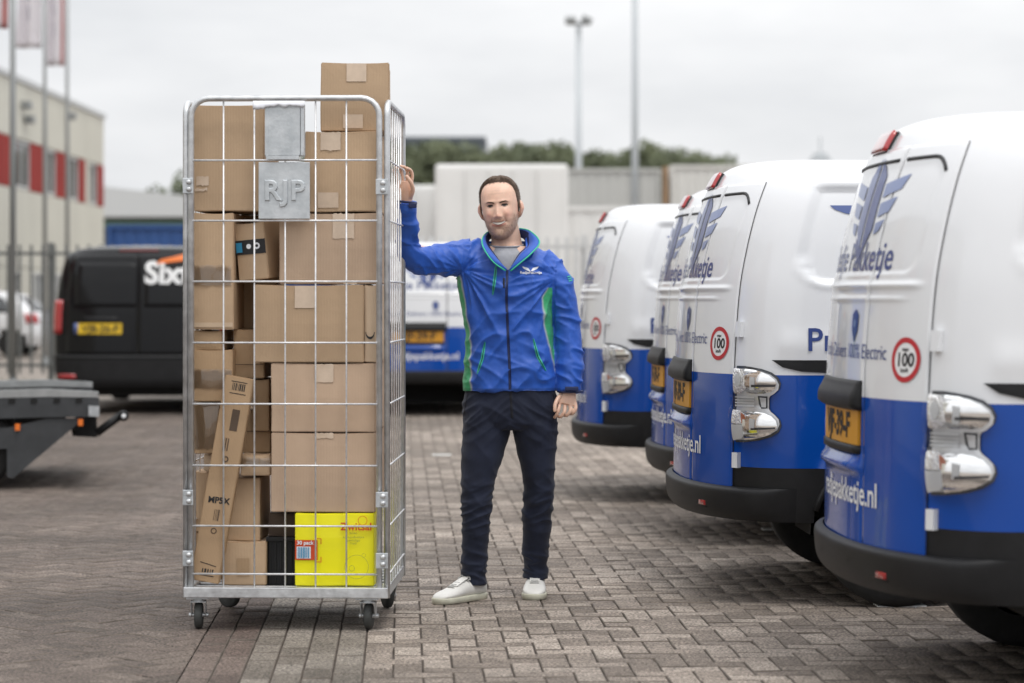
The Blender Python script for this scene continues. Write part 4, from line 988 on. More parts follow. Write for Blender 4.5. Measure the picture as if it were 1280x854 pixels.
# base tray
fr = MB(); zb0, zb1 = .130, .172
fr.rbox((-CW + .002, -.016, zb0), (CW - .002, .02, zb1), .004).rbox((-CW + .002, CD - .03, zb0), (CW - .002, CD + .006, zb1), .004)
fr.rbox((-CW + .002, .021, zb0), (-CW + .035, CD - .031, zb1), .004).rbox((CW - .035, .021, zb0), (CW - .002, CD - .031, zb1), .004)
fr.build('base_frame', M['galv'], cart)
MB().box((-CW + .036, .021, .150), (CW - .036, CD - .031, .158)).build('base_tray', M['galvp'], cart)
for k in range(7):
    y = .08 + k*.1
    MB().tube([(-CW + .036, y, .163), (CW - .036, y, .163)], .005, 6).build('base_rod', M['zincwire'], cart, True)
def caster(x, y, turn):
    Mx = Matrix.Translation((x, y, 0)) @ Matrix.Rotation(turn, 4, 'Z')
    f = MB()
    f.box((-.045, -.035, .122), (.045, .035, .1295), Mx).lathe([(.024, .112), (.024, .1215)], 'Z', 14, Mx)
    for s in (-1, 1):
        f.add([Mx @ Vector(p) for p in ((s*.026, -.028, .1125), (s*.026, .028, .1125), (s*.026, .036, .05), (s*.026, .006, .05), (s*.030, -.028, .1125), (s*.030, .028, .1125), (s*.030, .036, .05), (s*.030, .006, .05))],
              [(0,1,2,3),(7,6,5,4),(0,4,5,1),(1,5,6,2),(2,6,7,3),(3,7,4,0)])
    f.box((-.030, -.028, .1085), (.030, .028, .1122), Mx)
    o = f.build('caster', M['galvp'], cart)
    Mw = Mx @ Matrix.Translation((0, .02, .0535))
    wl = MB().lathe([(.012, -.015), (.044, -.016), (.052, -.011), (.0535, 0), (.052, .011), (.044, .016), (.012, .015)], 'X', 28, Mw).build('wheel', M['castor'], o, True)
    MB().lathe([(.004, -.040), (.009, -.038), (.009, .038), (.004, .040)], 'X', 12, Mw).build('axle_bolt', M['galv'], o)
caster(cl(246, 760).x, .04, R(5)); caster(cl(459, 760).x, .04, R(-3)); caster(-CW + .09, CD - .08, R(60)); caster(CW - .06, CD - .08, R(25))
# sheet-metal name plate and document holder hung on the gate
def mlines(pts): return [(p.x, p.z) for p in pts]
a, b = cl(324, 274), cl(388, 203)
npl = empty('name_plate', (0, 0, 0)); npl.matrix_world = CM; tag(npl, 'square sheet metal name plate with embossed letters on the gate', 'name plate')
MB().rbox((a.x, -.018, a.z), (b.x, -.0125, b.z), .002).build('plate', M['galvp'], npl)
v, f = text_geo('RJP', .108, .0005, .0045, 1.12, .0035)
mesh_obj('embossed_letters', [((a.x + b.x)/2 + p.x, -.0185 - p.z, a.z + .075 + p.y) for p in v], [tuple(reversed(x)) for x in f], M['galvp'], npl)
a, b = cl(332, 196), cl(382, 131)
dh = empty('document_holder'); dh.matrix_world = CM; tag(dh, 'folded sheet metal document pocket above the name plate', 'document holder')
MB().rbox((a.x, -.014, a.z), (b.x, -.0115, b.z), .001).build('back_plate', M['galvp'], dh)
MB().rbox((a.x + .006, -.030, a.z + .004), (b.x - .018, -.0275, b.z - .012), .001).build('front_plate', M['galvp'], dh)
for x in (a.x + .001, b.x - .016):
    MB().rbox((x, -.0315, a.z + .002), (x + .014, -.0142, b.z - .002), .002).build('side_fold', M['galvp'], dh)
MB().box((a.x + .006, -.034, a.z - .012), (b.x - .022, -.0185, a.z + .003)).build('clip', M['galvp'], dh)
vs, fs = [], []; nu, nv = 24, 4
for j in range(nv + 1):
    for i in range(nu + 1):
        u, v_ = i/nu, j/nv; p = cl(318 + u*64, 126)
        vs.append((p.x, -.034 - .012*math.sin(v_*2.5) - .004*noise.noise((u*14, v_*3, 0)), p.z - .004 - v_*(.022 + .012*noise.noise((u*9, 3, 1)) + (.012 if u < .25 else 0))))
for j in range(nv):
    for i in range(nu): k = j*(nu+1) + i; fs.append((k, k+1, k+nu+2, k+nu+1))
pa = mesh_obj('crumpled_paper', vs, fs, M['paper'], None, True); pa.matrix_world = CM; tag(pa, 'crumpled white paper sticking out of the document pocket', 'paper')
md = pa.modifiers.new('thickness', 'SOLIDIFY'); md.thickness = .001

# ------------------------------------------------------------------ parcels
def card_mat(name, c, dark=0.84):
    m = mat(name, tuple(x*dark for x in c), 0.75, col2=c, vscale=3.0, stretch=(1, 1, 1), spec=.25, objvar=.09)
    t = m.node_tree; b = t.nodes['Principled BSDF']; n = t.nodes.new; l = t.links.new
    co = n('ShaderNodeTexCoord'); wv = n('ShaderNodeTexWave'); wv.wave_type = 'BANDS'; wv.bands_direction = 'X'; wv.inputs['Scale'].default_value = 52; wv.inputs['Distortion'].default_value = 0.6
    nz = n('ShaderNodeTexNoise'); nz.inputs['Scale'].default_value = 90; ad = n('ShaderNodeMath'); ad.operation = 'MULTIPLY_ADD'; ad.inputs[1].default_value = .6
    l(co.outputs['Object'], wv.inputs[0]); l(co.outputs['Object'], nz.inputs['Vector']); l(nz.outputs['Fac'], ad.inputs[0]); l(wv.outputs['Fac'], ad.inputs[2])
    bm = n('ShaderNodeBump'); bm.inputs['Strength'].default_value = .18; bm.inputs['Distance'].default_value = .004; l(ad.outputs[0], bm.inputs['Height']); l(bm.outputs[0], b.inputs['Normal'])
    return m
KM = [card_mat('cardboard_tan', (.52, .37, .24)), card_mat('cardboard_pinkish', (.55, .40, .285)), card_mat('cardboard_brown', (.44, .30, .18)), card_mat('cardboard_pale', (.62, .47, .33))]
Mk_tape = mat('clear_tape', (.585, .455, .34), .22, coat=.4, var=.08, vscale=20)
Mk_wrap = clear_mat('stretch_wrap', (.96, .96, .96), .10)
Mk_yel = mat('yellow_carton', (.86, .80, .005), .35, var=.02, vscale=4)
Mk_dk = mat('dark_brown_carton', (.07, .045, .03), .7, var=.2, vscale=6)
Mk_red = mat('red_sticker', (.62, .07, .015), .4); Mk_wht = mat('white_sticker', (.78, .8, .84), .5); Mk_blu = mat('tape_blue', (.03, .25, .45), .4)
Mk_inkb = mat('box_print', (.09, .06, .04), .8)

def carton(label, x0, y0, x1, y1, d, dep, m=0, tilt=0.0, yaw=0.0, name='parcel_box', sag=.004, lid=False, nojit=False):
    """a box whose front face spans pixels (x0,y0)-(x1,y1) on the plane d behind the cart front; returns the box (a mesh whose origin is the
    middle of its front bottom edge) and its half width and height"""
    A, Bq = cl(x0, y1, d), cl(x1, y0, d); hw, h = (Bq.x - A.x)/2, Bq.z - A.z
    bm = bmesh.new(); bmesh.ops.create_cube(bm, size=2)
    for v in bm.verts: v.co = Vector((v.co.x*hw, (v.co.y + 1)*dep/2, (v.co.z + 1)*h/2))
    bmesh.ops.subdivide_edges(bm, edges=bm.edges[:], cuts=5, use_grid_fill=True)
    sd = random.random()*50
    for v in bm.verts:
        q_ = v.co; fx = math.cos(q_.x/hw*math.pi/2)*math.cos((q_.z/h - .5)*math.pi)
        if q_.y < .01: q_.y -= fx*.006 + .0015*noise.noise((q_.x*9 + sd, q_.z*9, 0))
        q_.z += .003*noise.noise((q_.x*7, q_.y*7, sd)) - (sag*math.cos(q_.x/hw*math.pi/2) if q_.z > h*.98 else 0)
        q_.x += .003*noise.noise((q_.z*6, q_.y*6, sd + 9))
    be = [e for e in bm.edges if len(e.link_faces) == 2 and e.calc_face_angle(0) > 1.0]
    bmesh.ops.bevel(bm, geom=be, offset=.0035, segments=2, affect='EDGES')
    bm.verts.index_update()
    o = mesh_obj(name, [v.co.copy() for v in bm.verts], [[v.index for v in f.verts] for f in bm.faces], KM[m] if isinstance(m, int) else m, None, False)
    for p_ in o.data.polygons: p_.use_smooth = False
    bm.free()
    o.matrix_world = CM @ Matrix.Translation(((A.x + Bq.x)/2, d, A.z)) @ Matrix.Rotation(tilt, 4, 'Y') @ Matrix.Rotation(yaw, 4, 'Z')
    tag(o, label, 'box', 'parcels in the roll cart')
    o['hw'], o['h'], o['dep'] = hw, h, dep
    return o
def patch(o, u0, v0, u1, v1, m, name, off=.0095, wob=0.0):
    """thin strip on the front face; u, v from 0 to 1 across the face"""
    hw, h = o['hw'], o['h']; vs, fs = [], []; n, k = 8, 4
    for j in range(k + 1):
        for i in range(n + 1):
            u = u0 + (u1 - u0)*i/n; v = v0 + (v1 - v0)*j/k; fx = math.cos((2*u - 1)*math.pi/2)*math.cos((v - .5)*math.pi)
            vs.append(((2*u - 1)*hw, -fx*.006 - off + .006 + wob*noise.noise((u*13, v*9, hw*50)), v*h + (random.uniform(-.003, .003) if wob and j in (0, k) else 0)))
    for j in range(k):
        for i in range(n): a = j*(n+1) + i; fs.append((a, a+1, a+n+2, a+n+1))
    p_ = mesh_obj(name, vs, fs, m, o, True)
    for kx in ('label', 'category', 'group'):
        if kx in p_: del p_[kx]
    return p_
def marks(o, geo, u, v, m, name='print', off=.0115, rot=0.0, par=None):
    hw, h = o['hw'], o['h']; cs, sn = math.cos(rot), math.sin(rot)
    return mesh_obj(name, [((2*u - 1)*hw + p.x*cs - p.y*sn, -off - p.z, v*h + p.x*sn + p.y*cs) for p in geo[0]], geo[1], m, par or o)
def bars(n, w_, h_, seed=1):
    r_ = random.Random(seed); x = 0; P_ = []
    while x < w_:
        a = r_.uniform(.3, 1.2)*w_/n; P_.append([(x, 0), (x + a, 0), (x + a, h_), (x, h_)]); x += a + r_.uniform(.4, 1.1)*w_/n
    v, f = [], []
    for p_ in P_:
        k = len(v); v += [Vector((q_[0] - w_/2, q_[1], 0)) for q_ in p_]; f.append((k, k+1, k+2, k+3))
    return v, f
def seam(o, v, name='flap_seam'):
    hw, h = o['hw'], o['h']
    return MB().box((-hw*.99, -.0105, v*h - .0012), (hw*.99, -.009, v*h + .0012)).build(name, Mk_inkb, o)

b1 = carton('large plain box at upper left of the cart, under the top rail', 242, 131, 330, 264, .06, .45, 0)
patch(b1, .04, .24, .22, .33, Mk_tape, 'tape', wob=.001); patch(b1, .02, .19, .2, .215, Mk_tape, 'tape', wob=.001)
b2 = carton('taped box perched highest, standing out above the cart', 401, 78, 486, 164, .10, .34, 0, yaw=R(4))
patch(b2, .38, .72, .67, .985, Mk_tape, 'tape'); patch(b2, .33, .04, .62, .24, Mk_tape, 'tape')
b3 = carton('box right of the name plate with peeling tape along its top', 381, 164, 471, 265, .05, .5, 0)
patch(b3, .22, .76, .50, .985, Mk_tape, 'tape', wob=.002); patch(b3, .18, .05, .47, .24, Mk_tape, 'tape')
b4 = carton('tall narrow box at left below the large plain box', 242, 266, 292, 412, .05, .36, 0)
patch(b4, .0, .38, .95, .55, Mk_wrap, 'stretch_wrap', wob=.004); patch(b4, .02, .02, .98, .06, KM[3], 'folded_flap')
b5 = carton('small tilted box with black tape across its face', 297, 278, 337, 350, .09, .17, 0, tilt=R(-5), yaw=R(-14))
patch(b5, 0.0, .45, 1.0, .70, M['black_ink'], 'black_tape')
patch(b5, .03, .49, .24, .66, Mk_blu, 'tape_mark', .0112); marks(b5, poly_geo([disc(.010)]), .47, .585, Mk_wht, 'tape_stamp'); marks(b5, ringgeo(.006, .013), .74, .585, Mk_wht, 'tape_stamp')
b6 = carton('plain wide box in the second row from the top, right side', 349, 266, 471, 355, .05, .5, 1)
patch(b6, .55, .64, .77, .985, Mk_tape, 'tape', wob=.002); patch(b6, .66, .0, .8, .05, Mk_tape, 'tape', wob=.002)
b7 = carton('wide box with curved arrow print on its turned right end', 318, 356, 455, 453, .04, .42, 0, yaw=R(0))
patch(b7, .37, .70, .56, .985, Mk_tape, 'tape')
e7 = carton('right end of the arrow box, its brighter light put into pale cardboard', 455.5, 356, 471, 453, .052, .4, 3)  # end face as its own carton; its brightness sits in the pale board
sm = [Vector((.016*math.cos(a)*1.0, .022*math.sin(a), 0)) for a in np.linspace(R(185), R(355), 12)]; so = [Vector((p.x*1.15, p.y*1.35 - .002, 0)) for p in sm]
marks(e7, (sm + so, [(i, 12 + i, 13 + i, i + 1) for i in range(11)]), .48, .40, M['black_ink'], 'arrow_print')
b23 = carton('filler box added for the dark gap behind the small black taped box', 286, 352, 345, 411, .34, .3, 2)  # added filler standing for the tall box's shaded side
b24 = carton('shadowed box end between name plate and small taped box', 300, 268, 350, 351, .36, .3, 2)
b12 = carton('pinkish box directly above the big plain square box', 339, 454, 469, 540, .045, .5, 1)
patch(b12, .42, .72, .60, .985, Mk_tape, 'tape', wob=.002)
b13 = carton('big plain pinkish box standing over the yellow carton', 339, 541, 469, 640, .045, .5, 1)
patch(b13, .42, .93, .60, .995, Mk_tape, 'tape', wob=.002)
b8 = carton('flat box under the tall narrow box at left', 242, 413, 278, 438, .07, .3, 2)
b9 = carton('box corner showing behind the arrow box\'s left end', 292, 411, 330, 473, .15, .4, 2); seam(b9, .28)
b10 = carton('film wrapped box at left above another wrapped box', 241, 437, 290, 502, .06, .34, 2, tilt=R(1))
patch(b10, .0, .25, .98, .62, Mk_wrap, 'stretch_wrap', wob=.006)
b11 = carton('lower film wrapped box touching the left frame', 243, 503, 276, 567, .10, .32, 2, tilt=R(-1))
patch(b11, .0, .1, .99, .95, Mk_wrap, 'stretch_wrap', wob=.006)
b14 = carton('narrow upright box behind the long leaning carton\'s top', 316, 474, 336, 539, .17, .36, 2)
b15 = carton('box behind the long leaning carton, at its middle', 290, 512, 337.5, 566, .20, .32, 2); seam(b15, .5)
b16 = carton('small taped flat box right of the long leaning carton', 301, 568, 338, 595, .075, .3, 0)
patch(b16, .0, .55, .99, .85, Mk_wrap, 'stretch_wrap', wob=.004)
b17 = carton('upright box behind the lower half of the leaning carton', 268, 597, 325, 676, .13, .3, 0)
b18 = carton('square box at cart bottom between leaning carton and black crate', 278, 677, 333, 731.5, .09, .3, 0); patch(b18, .33, .2, .62, .62, KM[2], 'faded_print')
b19 = carton('box sliver between the left frame and the leaning carton', 242, 590, 262, 665, .30, .3, 0)
b20 = carton('thin box end at left under the wrapped boxes', 255, 568, 285, 590, .28, .3, 3)
b21 = carton('pale box at the bottom left behind the leaning carton', 243, 666, 275, 731.5, .30, .3, 2)
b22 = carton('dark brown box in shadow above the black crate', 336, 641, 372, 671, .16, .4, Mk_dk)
# black folding crate
A, Bq = cl(334, 732, .12), cl(369, 672, .12)
cr = empty('black_crate'); cr.matrix_world = CM @ Matrix.Translation(((A.x + Bq.x)/2 + .03, .12, A.z)); tag(cr, 'black ribbed plastic crate left of the yellow carton', 'crate', 'parcels in the roll cart')
hw, h = (Bq.x - A.x)/2 + .03, Bq.z - A.z
MB().rbox((-hw, 0, 0), (hw, .38, h), .008).build('crate_body', M['plastic'], cr)
for k in range(8):
    x = -hw + .012 + k*(2*hw - .024)/7; MB().box((x - .003, -.006, .01), (x + .003, -.0005, h - .02)).build('rib', M['plastic'], cr)
MB().rbox((-hw - .004, -.009, h - .016), (hw + .004, .384, h + .002), .004).build('rim', M['plastic'], cr)
# long leaning carton
A, T_ = cl(255.5, 731, .022), cl(300, 475.5, .022); ln = (T_ - A).length; ang = math.atan2(T_.x - A.x, T_.z - A.z)
bm = bmesh.new(); bmesh.ops.create_cube(bm, size=2)
hw = .0575
for v in bm.verts: v.co = Vector((v.co.x*hw, (v.co.y + 1)*.045/2, (v.co.z + 1)*ln/2))
bmesh.ops.bevel(bm, geom=bm.edges[:], offset=.003, segments=2, affect='EDGES'); bm.verts.index_update()
lg = mesh_obj('long_carton', [v.co.copy() for v in bm.verts], [[v.index for v in f.verts] for f in bm.faces], KM[2]); bm.free()
lg.matrix_world = CM @ Matrix.Translation((A.x, .018, A.z + .012)) @ Matrix.Rotation(ang, 4, 'Y'); tag(lg, 'long narrow printed carton leaning across the lower left', 'box', 'parcels in the roll cart')
lg['hw'], lg['h'], lg['dep'] = hw, ln, .045
for (geo, u, v, m, rt) in ((text_geo('MP5X', .034, .0012), .52, .385, M['black_ink'], R(3)),
        (bars(11, .05, .028, 3), .52, .935, M['black_ink'], 0), (poly_geo([[(-.032, 0), (.032, 0), (.032, .003), (-.032, .003)]]), .52, .975, M['black_ink'], 0), (poly_geo([[(-.032, 0), (.032, 0), (.032, .003), (-.032, .003)]]), .52, .918, M['black_ink'], 0),
        (poly_geo([[(-.015, 0), (.015, 0), (.015, .085), (-.015, .085)]]), .58, .74, Mk_inkb, 0), (bars(5, .022, .05, 5), .42, .64, Mk_inkb, 0), (bars(5, .02, .045, 8), .52, .30, Mk_inkb, 0),
        (ringgeo(.007, .012), .50, .60, Mk_inkb, 0), (ringgeo(.008, .012), .52, .25, Mk_inkb, 0), (bars(7, .045, .016, 11), .55, .045, M['black_ink'], 0),
        (poly_geo([[(-.035, 0), (.03, 0), (.03, .003), (-.035, .003)]]), .55, .085, M['black_ink'], R(-8)), (poly_geo([[(-.028, 0), (.028, 0), (.028, .003), (-.028, .003)]]), .55, .03, M['black_ink'], 0)):
    marks(lg, geo, u, v, m, 'print', .0012, rt)
# yellow carton
yb = carton('bright yellow printed carton at the bottom right of the cart', 369, 642, 468, 732.5, .035, .36, Mk_yel, name='yellow_carton', sag=.001)
st = patch(yb, .0, .36, .285, .635, Mk_red, 'red_sticker', .0100)
patch(yb, .02, .38, .20, .545, Mk_wht, 'barcode_label', .0108); marks(yb, bars(12, .045, .042, 4), .11, .39, Mk_blu, 'barcode', .0130)
marks(yb, text_geo('30 pack', .021, .0006), .13, .575, Mk_wht, 'print', .0130)
for s, v in ((1, .66), (-1, .33)):
    marks(yb, poly_geo([[(0, 0), (.022, 0), (.022, -.022*s), (.019, -.022*s), (.019, -.003*s), (0, -.003*s)][::s]]), .265, v, Mk_red, 'corner_mark', .0130)
marks(yb, text_geo('Zwitsal', .042, .0008), .775, .775, Mk_red, 'print', .0145)
marks(yb, ringgeo(.0165, .0185, 24), .855, .905, Mk_red, 'emblem', .0140)
Mk_prg = mat('faint_print', (.36, .38, .06), .5)
for v, s in ((.72, 'billen'), (.665, 'schoondoekjes'), (.62, 'gevoelige'), (.58, 'huid')):
    marks(yb, text_geo(s, .014), .74, v, Mk_prg, 'print', .0135)
marks(yb, ringgeo(.046, .0475, 40), .78, .27, Mk_prg, 'print', .0140); marks(yb, ringgeo(.010, .0115, 20), .72, .25, Mk_prg, 'print', .0142); marks(yb, ringgeo(.007, .008, 18), .87, .43, Mk_prg, 'print', .0130)
# ------------------------------------------------------------------ the man
PD = 10.42; PX = -3*PD/F
def pp(x, y, dy=0.0):
    D = PD + dy; return Vector(((x - 640)*D/F - PX, dy, CAM_H - (y - HZ)*D/F))
man = empty('person', (PX, PD, 0)); tag(man, 'smiling man in blue jacket with green side panels, one hand on the roll cart', 'person')

def loft(rings):
    V = [p for r_ in rings for p in r_]; n = len(rings[0]); k = len(rings); Fc = []
    for i in range(k - 1):
        for j in range(n): Fc.append((i*n+j, i*n+(j+1) % n, (i+1)*n+(j+1) % n, (i+1)*n+j))
    Fc.append(tuple(range(n))[::-1]); Fc.append(tuple((k-1)*n+j for j in range(n)))
    return [Vector(v) for v in V], Fc
def ering(c, rx, ry, p=2.0, n=32, u=Vector((1, 0, 0)), v=Vector((0, 1, 0))):
    o_ = []
    for j in range(n):
        a = 2*math.pi*j/n; ca, sa = math.cos(a), math.sin(a)
        o_.append(Vector(c) + u*(math.copysign(abs(ca)**(2/p), ca)*rx) + v*(math.copysign(abs(sa)**(2/p), sa)*ry))
    return o_
def crom(P_, k=6):
    """smooth path through (point, r1, r2) entries"""
    A = np.array([[*p[0], p[1], p[2]] for p in P_]); A = np.vstack([2*A[0] - A[1], A, 2*A[-1] - A[-2]]); o_ = []
    for i in range(1, len(A) - 2):
        for t in np.linspace(0, 1, k, endpoint=False):
            a, b, c, d = A[i-1], A[i], A[i+1], A[i+2]
            o_.append(.5*((2*b) + (c - a)*t + (2*a - 5*b + 4*c - d)*t*t + (3*b - a - 3*c + d)*t**3))
    o_.append(A[-2]); return np.array(o_)
def limb(P_, n=20, k=6, side=Vector((0, 1, 0)), p=2.0):
    """P_: (point, radius across, radius along 'side')"""
    Q = crom(P_, k); rings = []
    for i, q_ in enumerate(Q):
        t = Vector(Q[min(i+1, len(Q)-1), :3] - Q[max(i-1, 0), :3]).normalized(); v = (side - t*side.dot(t)).normalized(); u = v.cross(t)
        rings.append(ering(q_[:3], q_[3], q_[4], p, n, u, v))
    return loft(rings)
def ball(c, r, n=12):
    return loft([ering(Vector(c) + Vector((0, 0, r*math.sin(a))), r*max(.05, math.cos(a)), r*max(.05, math.cos(a)), 2, n) for a in np.linspace(-math.pi/2, math.pi/2, 9)])
def fuse(parts, voxel, smooth=3, name='tmp', fac=.5):
    V, Fc = [], []
    for v, f in parts: k = len(V); V += list(v); Fc += [tuple(i + k for i in x) for x in f]
    me = bpy.data.meshes.new(name); me.from_pydata([tuple(v) for v in V], [], Fc)
    bm = bmesh.new(); bm.from_mesh(me); bmesh.ops.recalc_face_normals(bm, faces=bm.faces[:]); bm.to_mesh(me); bm.free()
    o = bpy.data.objects.new(name, me); C.objects.link(o)
    r_ = o.modifiers.new('r', 'REMESH'); r_.mode = 'VOXEL'; r_.voxel_size = voxel
    if smooth:
        s_ = o.modifiers.new('s', 'SMOOTH'); s_.iterations = smooth; s_.factor = fac
    dg = bpy.context.evaluated_depsgraph_get(); m2 = bpy.data.meshes.new_from_object(o.evaluated_get(dg))
    bpy.data.objects.remove(o); bpy.data.meshes.remove(me); m2.name = name
    m2.polygons.foreach_set('use_smooth', np.ones(len(m2.polygons), dtype=bool))
    return m2
def coords(me):
    a = np.empty(len(me.vertices)*3); me.vertices.foreach_get('co', a); return a.reshape(-1, 3)
def normals(me):
    a = np.empty(len(me.vertices)*3); me.vertex_normals.foreach_get('vector', a) if hasattr(me.vertex_normals, 'foreach_get') else me.vertices.foreach_get('normal', a); return a.reshape(-1, 3)
def paint(me, col):
    at = me.color_attributes.new('Col', 'FLOAT_COLOR', 'POINT'); c = np.ones((len(col), 4)); c[:, :3] = col; at.data.foreach_set('color', c.ravel())
from mathutils.bvhtree import BVHTree
def bvh_of(me): return BVHTree.FromPolygons([v.co for v in me.vertices], [tuple(p.vertices) for p in me.polygons])
def proj(tree, x, z, off=.002, dflt=0.0):
    h = tree.ray_cast(Vector((x, -1.5, z)), Vector((0, 1, 0)))
    return Vector((x, (h[0].y if h[0] is not None else dflt) - off, z))
def strip(tree, pts, w_, m, name, par, off=.002, thick=None, n=18):
    """flat band laid on the cloth along a pixel path"""
    P_ = [pp(*p) for p in pts]; L_ = [0]
    for a, b in zip(P_[:-1], P_[1:]): L_.append(L_[-1] + (b - a).length)
    vs, fs = [], []
    for i in range(n + 1):
        s_ = L_[-1]*i/n; k = min(max(np.searchsorted(L_, s_) - 1, 0), len(P_) - 2); t = (s_ - L_[k])/max(1e-6, L_[k+1] - L_[k])
        c = P_[k].lerp(P_[k+1], t); d = (P_[k+1] - P_[k]); nrm = Vector((-d.z, 0, d.x)).normalized()
        ww = w_*(1 if thick is None else max(.25, math.sin(math.pi*min(1, max(.02, i/n)))**.4))
        for sgn, of in ((-1, 0), (-.5, .0015), (.5, .0015), (1, 0)):
            q_ = c + nrm*(w_/2*sgn if thick is None else ww/2*sgn); vs.append(proj(tree, q_.x, q_.z, off + of, c.y))
    for i in range(n):
        for j in range(3): k = i*4 + j; fs.append((k, k+1, k+5, k+4))
    return mesh_obj(name, vs, fs, m, par, True)
def cloth_marks(tree, geo, x, y, m, name, par, off=.003, rot=0.0):
    c = pp(x, y); cs, sn = math.cos(rot), math.sin(rot)
    return mesh_obj(name, [proj(tree, c.x + p.x*cs - p.y*sn, c.z + p.x*sn + p.y*cs, off, -.12) for p in geo[0]], geo[1], m, par)

# --- head
HP = np.array([  # z, half width, front, back
    (.000, .018, .066, .000), (.006, .032, .080, .015), (.018, .045, .089, .034), (.038, .0575, .093, .056), (.066, .067, .095, .080), (.095, .0735, .096, .095),
    (.128, .0775, .097, .103), (.160, .0805, .097, .107), (.195, .0800, .092, .107), (.222, .0735, .080, .100), (.243, .0600, .062, .085), (.258, .0435, .044, .063), (.267, .026, .026, .039), (.271, .009, .009, .013)])
fw_, ff_, fb_ = pchip(HP[:, 0], HP[:, 1]), pchip(HP[:, 0], HP[:, 2]), pchip(HP[:, 0], HP[:, 3])
nose_h = pchip([.080, .088, .093, .099, .106, .120, .138, .152, .165], [0, .002, .013, .0215, .0205, .014, .007, .003, 0])
def g_(x, c, s_): return np.exp(-((x - c)/s_)**2)
def feat(x, z):
    ax = np.abs(x)
    o_ = nose_h(z)*np.exp(-(x/np.interp(z, [.09, .105, .15], [.0125, .0105, .0075]))**2)
    o_ = o_ + .007*g_(ax, .0135, .0055)*g_(z, .0975, .0065)
    o_ = o_ - .013*g_(ax, .031, .0150)*g_(z, .1450, .0095) + .0035*g_(ax, .031, .009)*g_(z, .1415, .005)
    o_ = o_ + .0045*g_(z, .162, .0065)*g_(ax, .026, .026) + .008*g_(ax, .041, .015)*g_(z, .110, .016)
    o_ = o_ - .0060*g_(ax, .029 + .25*(.085 - z), .0042)*g_(z, .082, .014) - .004*g_(ax, .0385, .005)*g_(z, .070, .010)
    o_ = o_ + .003*g_(z, .0615 - 2.2*x*x, .0045)*g_(x, 0, .026) + .002*g_(z, .079 - .0*x, .004)*g_(x, 0, .024)
    o_ = o_ - .006*g_(z, .0690 + 8.0*x*x, .0042)*(ax < .034)
    o_ = o_ - .004*g_(z, .045, .006)*g_(x, 0, .02) + .007*g_(x, 0, .017)*g_(z, .018, .014)
    return o_
HM = Matrix.Translation(pp(629, 299.5, .035)) @ Matrix.Rotation(R(-5), 4, 'Y') @ Matrix.Rotation(R(-8), 4, 'Z')
def head_pt(phi, z, off=0.0):
    """phi 0 = front"""
    hw, f, b = float(fw_(z)), float(ff_(z)), float(fb_(z)); e = 2/2.25
    c, s_ = math.cos(phi), math.sin(phi)
    x = math.copysign(abs(s_)**e, s_)*(hw + off); y = -math.copysign(abs(c)**e, c)*((f if c > 0 else b) + off)
    if c > 0: y -= float(feat(np.array(x), np.array(z)))*min(1, c*1.6)
    return Vector((x, y, z))
zh = np.concatenate([np.linspace(0, .02, 6), np.linspace(.023, .17, 56), np.linspace(.175, .271, 24)])
rings = [[HM @ head_pt(a, z) for a in np.linspace(-math.pi, math.pi, 96, endpoint=False)] for z in zh]
parts = [loft(rings)]
for s in (-1, 1):                               # ears
    er = []
    for k, (z, w2, d2) in enumerate(((.088, .004, .006), (.094, .008, .012), (.108, .011, .019), (.128, .014, .022), (.148, .014, .023), (.162, .010, .017), (.169, .004, .008))):
        er.append([HM @ (Vector((s*(.0740 + .015*math.sin(math.pi*k/6) + (.004 if k > 2 else 0)), .012, z)) + q_) for q_ in ering((0, 0, 0), w2*.62, d2, 2, 16)])
    parts.append(loft(er))
NK = [(pp(631, 282, .050), .058, .058), (pp(632, 294, .050), .063, .064), (pp(633, 303, .052), .066, .067), (pp(633.5, 312, .055), .076, .074), (pp(634, 326, .058), .11, .09)]
parts.append(limb(NK, 28, 5, Vector((0, 1, 0))))
# --- trunk, limbs under the clothes
TOR = [(488, 637, .05, .165, .095), (440, 636, .045, .155, .095), (390, 634, .04, .165, .10), (350, 633, .045, .175, .105), (322, 634, .055, .155, .085), (308, 634, .06, .10, .07)]
parts.append(loft([ering(pp(cx, y, dy), rx, ry, 2.3, 32) for y, cx, dy, rx, ry in TOR]))
SL = [(pp(592, 322, .05), .042, .042), (pp(548, 326, -.03), .035, .035), (pp(514, 320, -.115), .026, .026), (pp(510, 290, -.18), .026, .026), (pp(507.5, 262, -.228), .030, .026), (pp(507, 250, -.245), .027, .021)]
SR = [(pp(676, 340, .05), .035, .035), (pp(700, 364, .05), .035, .035), (pp(708, 408, .06), .034, .034), (pp(711, 450, .03), .037, .037), (pp(711, 484, .005), .029, .024), (pp(711, 492, .0), .029, .021)]
parts += [limb(SL), limb(SR)]
LL = [(pp(610, 490, .06), .085, .085), (pp(606, 540, .05), .082, .08), (pp(598, 600, .03), .055, .06), (pp(595, 660, .04), .045, .05), (pp(593, 728, .07), .036, .04)]
LR = [(pp(664, 490, .06), .085, .085), (pp(669, 540, .07), .078, .08), (pp(673, 600, .09), .053, .06), (pp(671, 660, .15), .045, .05), (pp(669, 722, .23), .036, .04)]
parts += [limb(LL), limb(LR)]
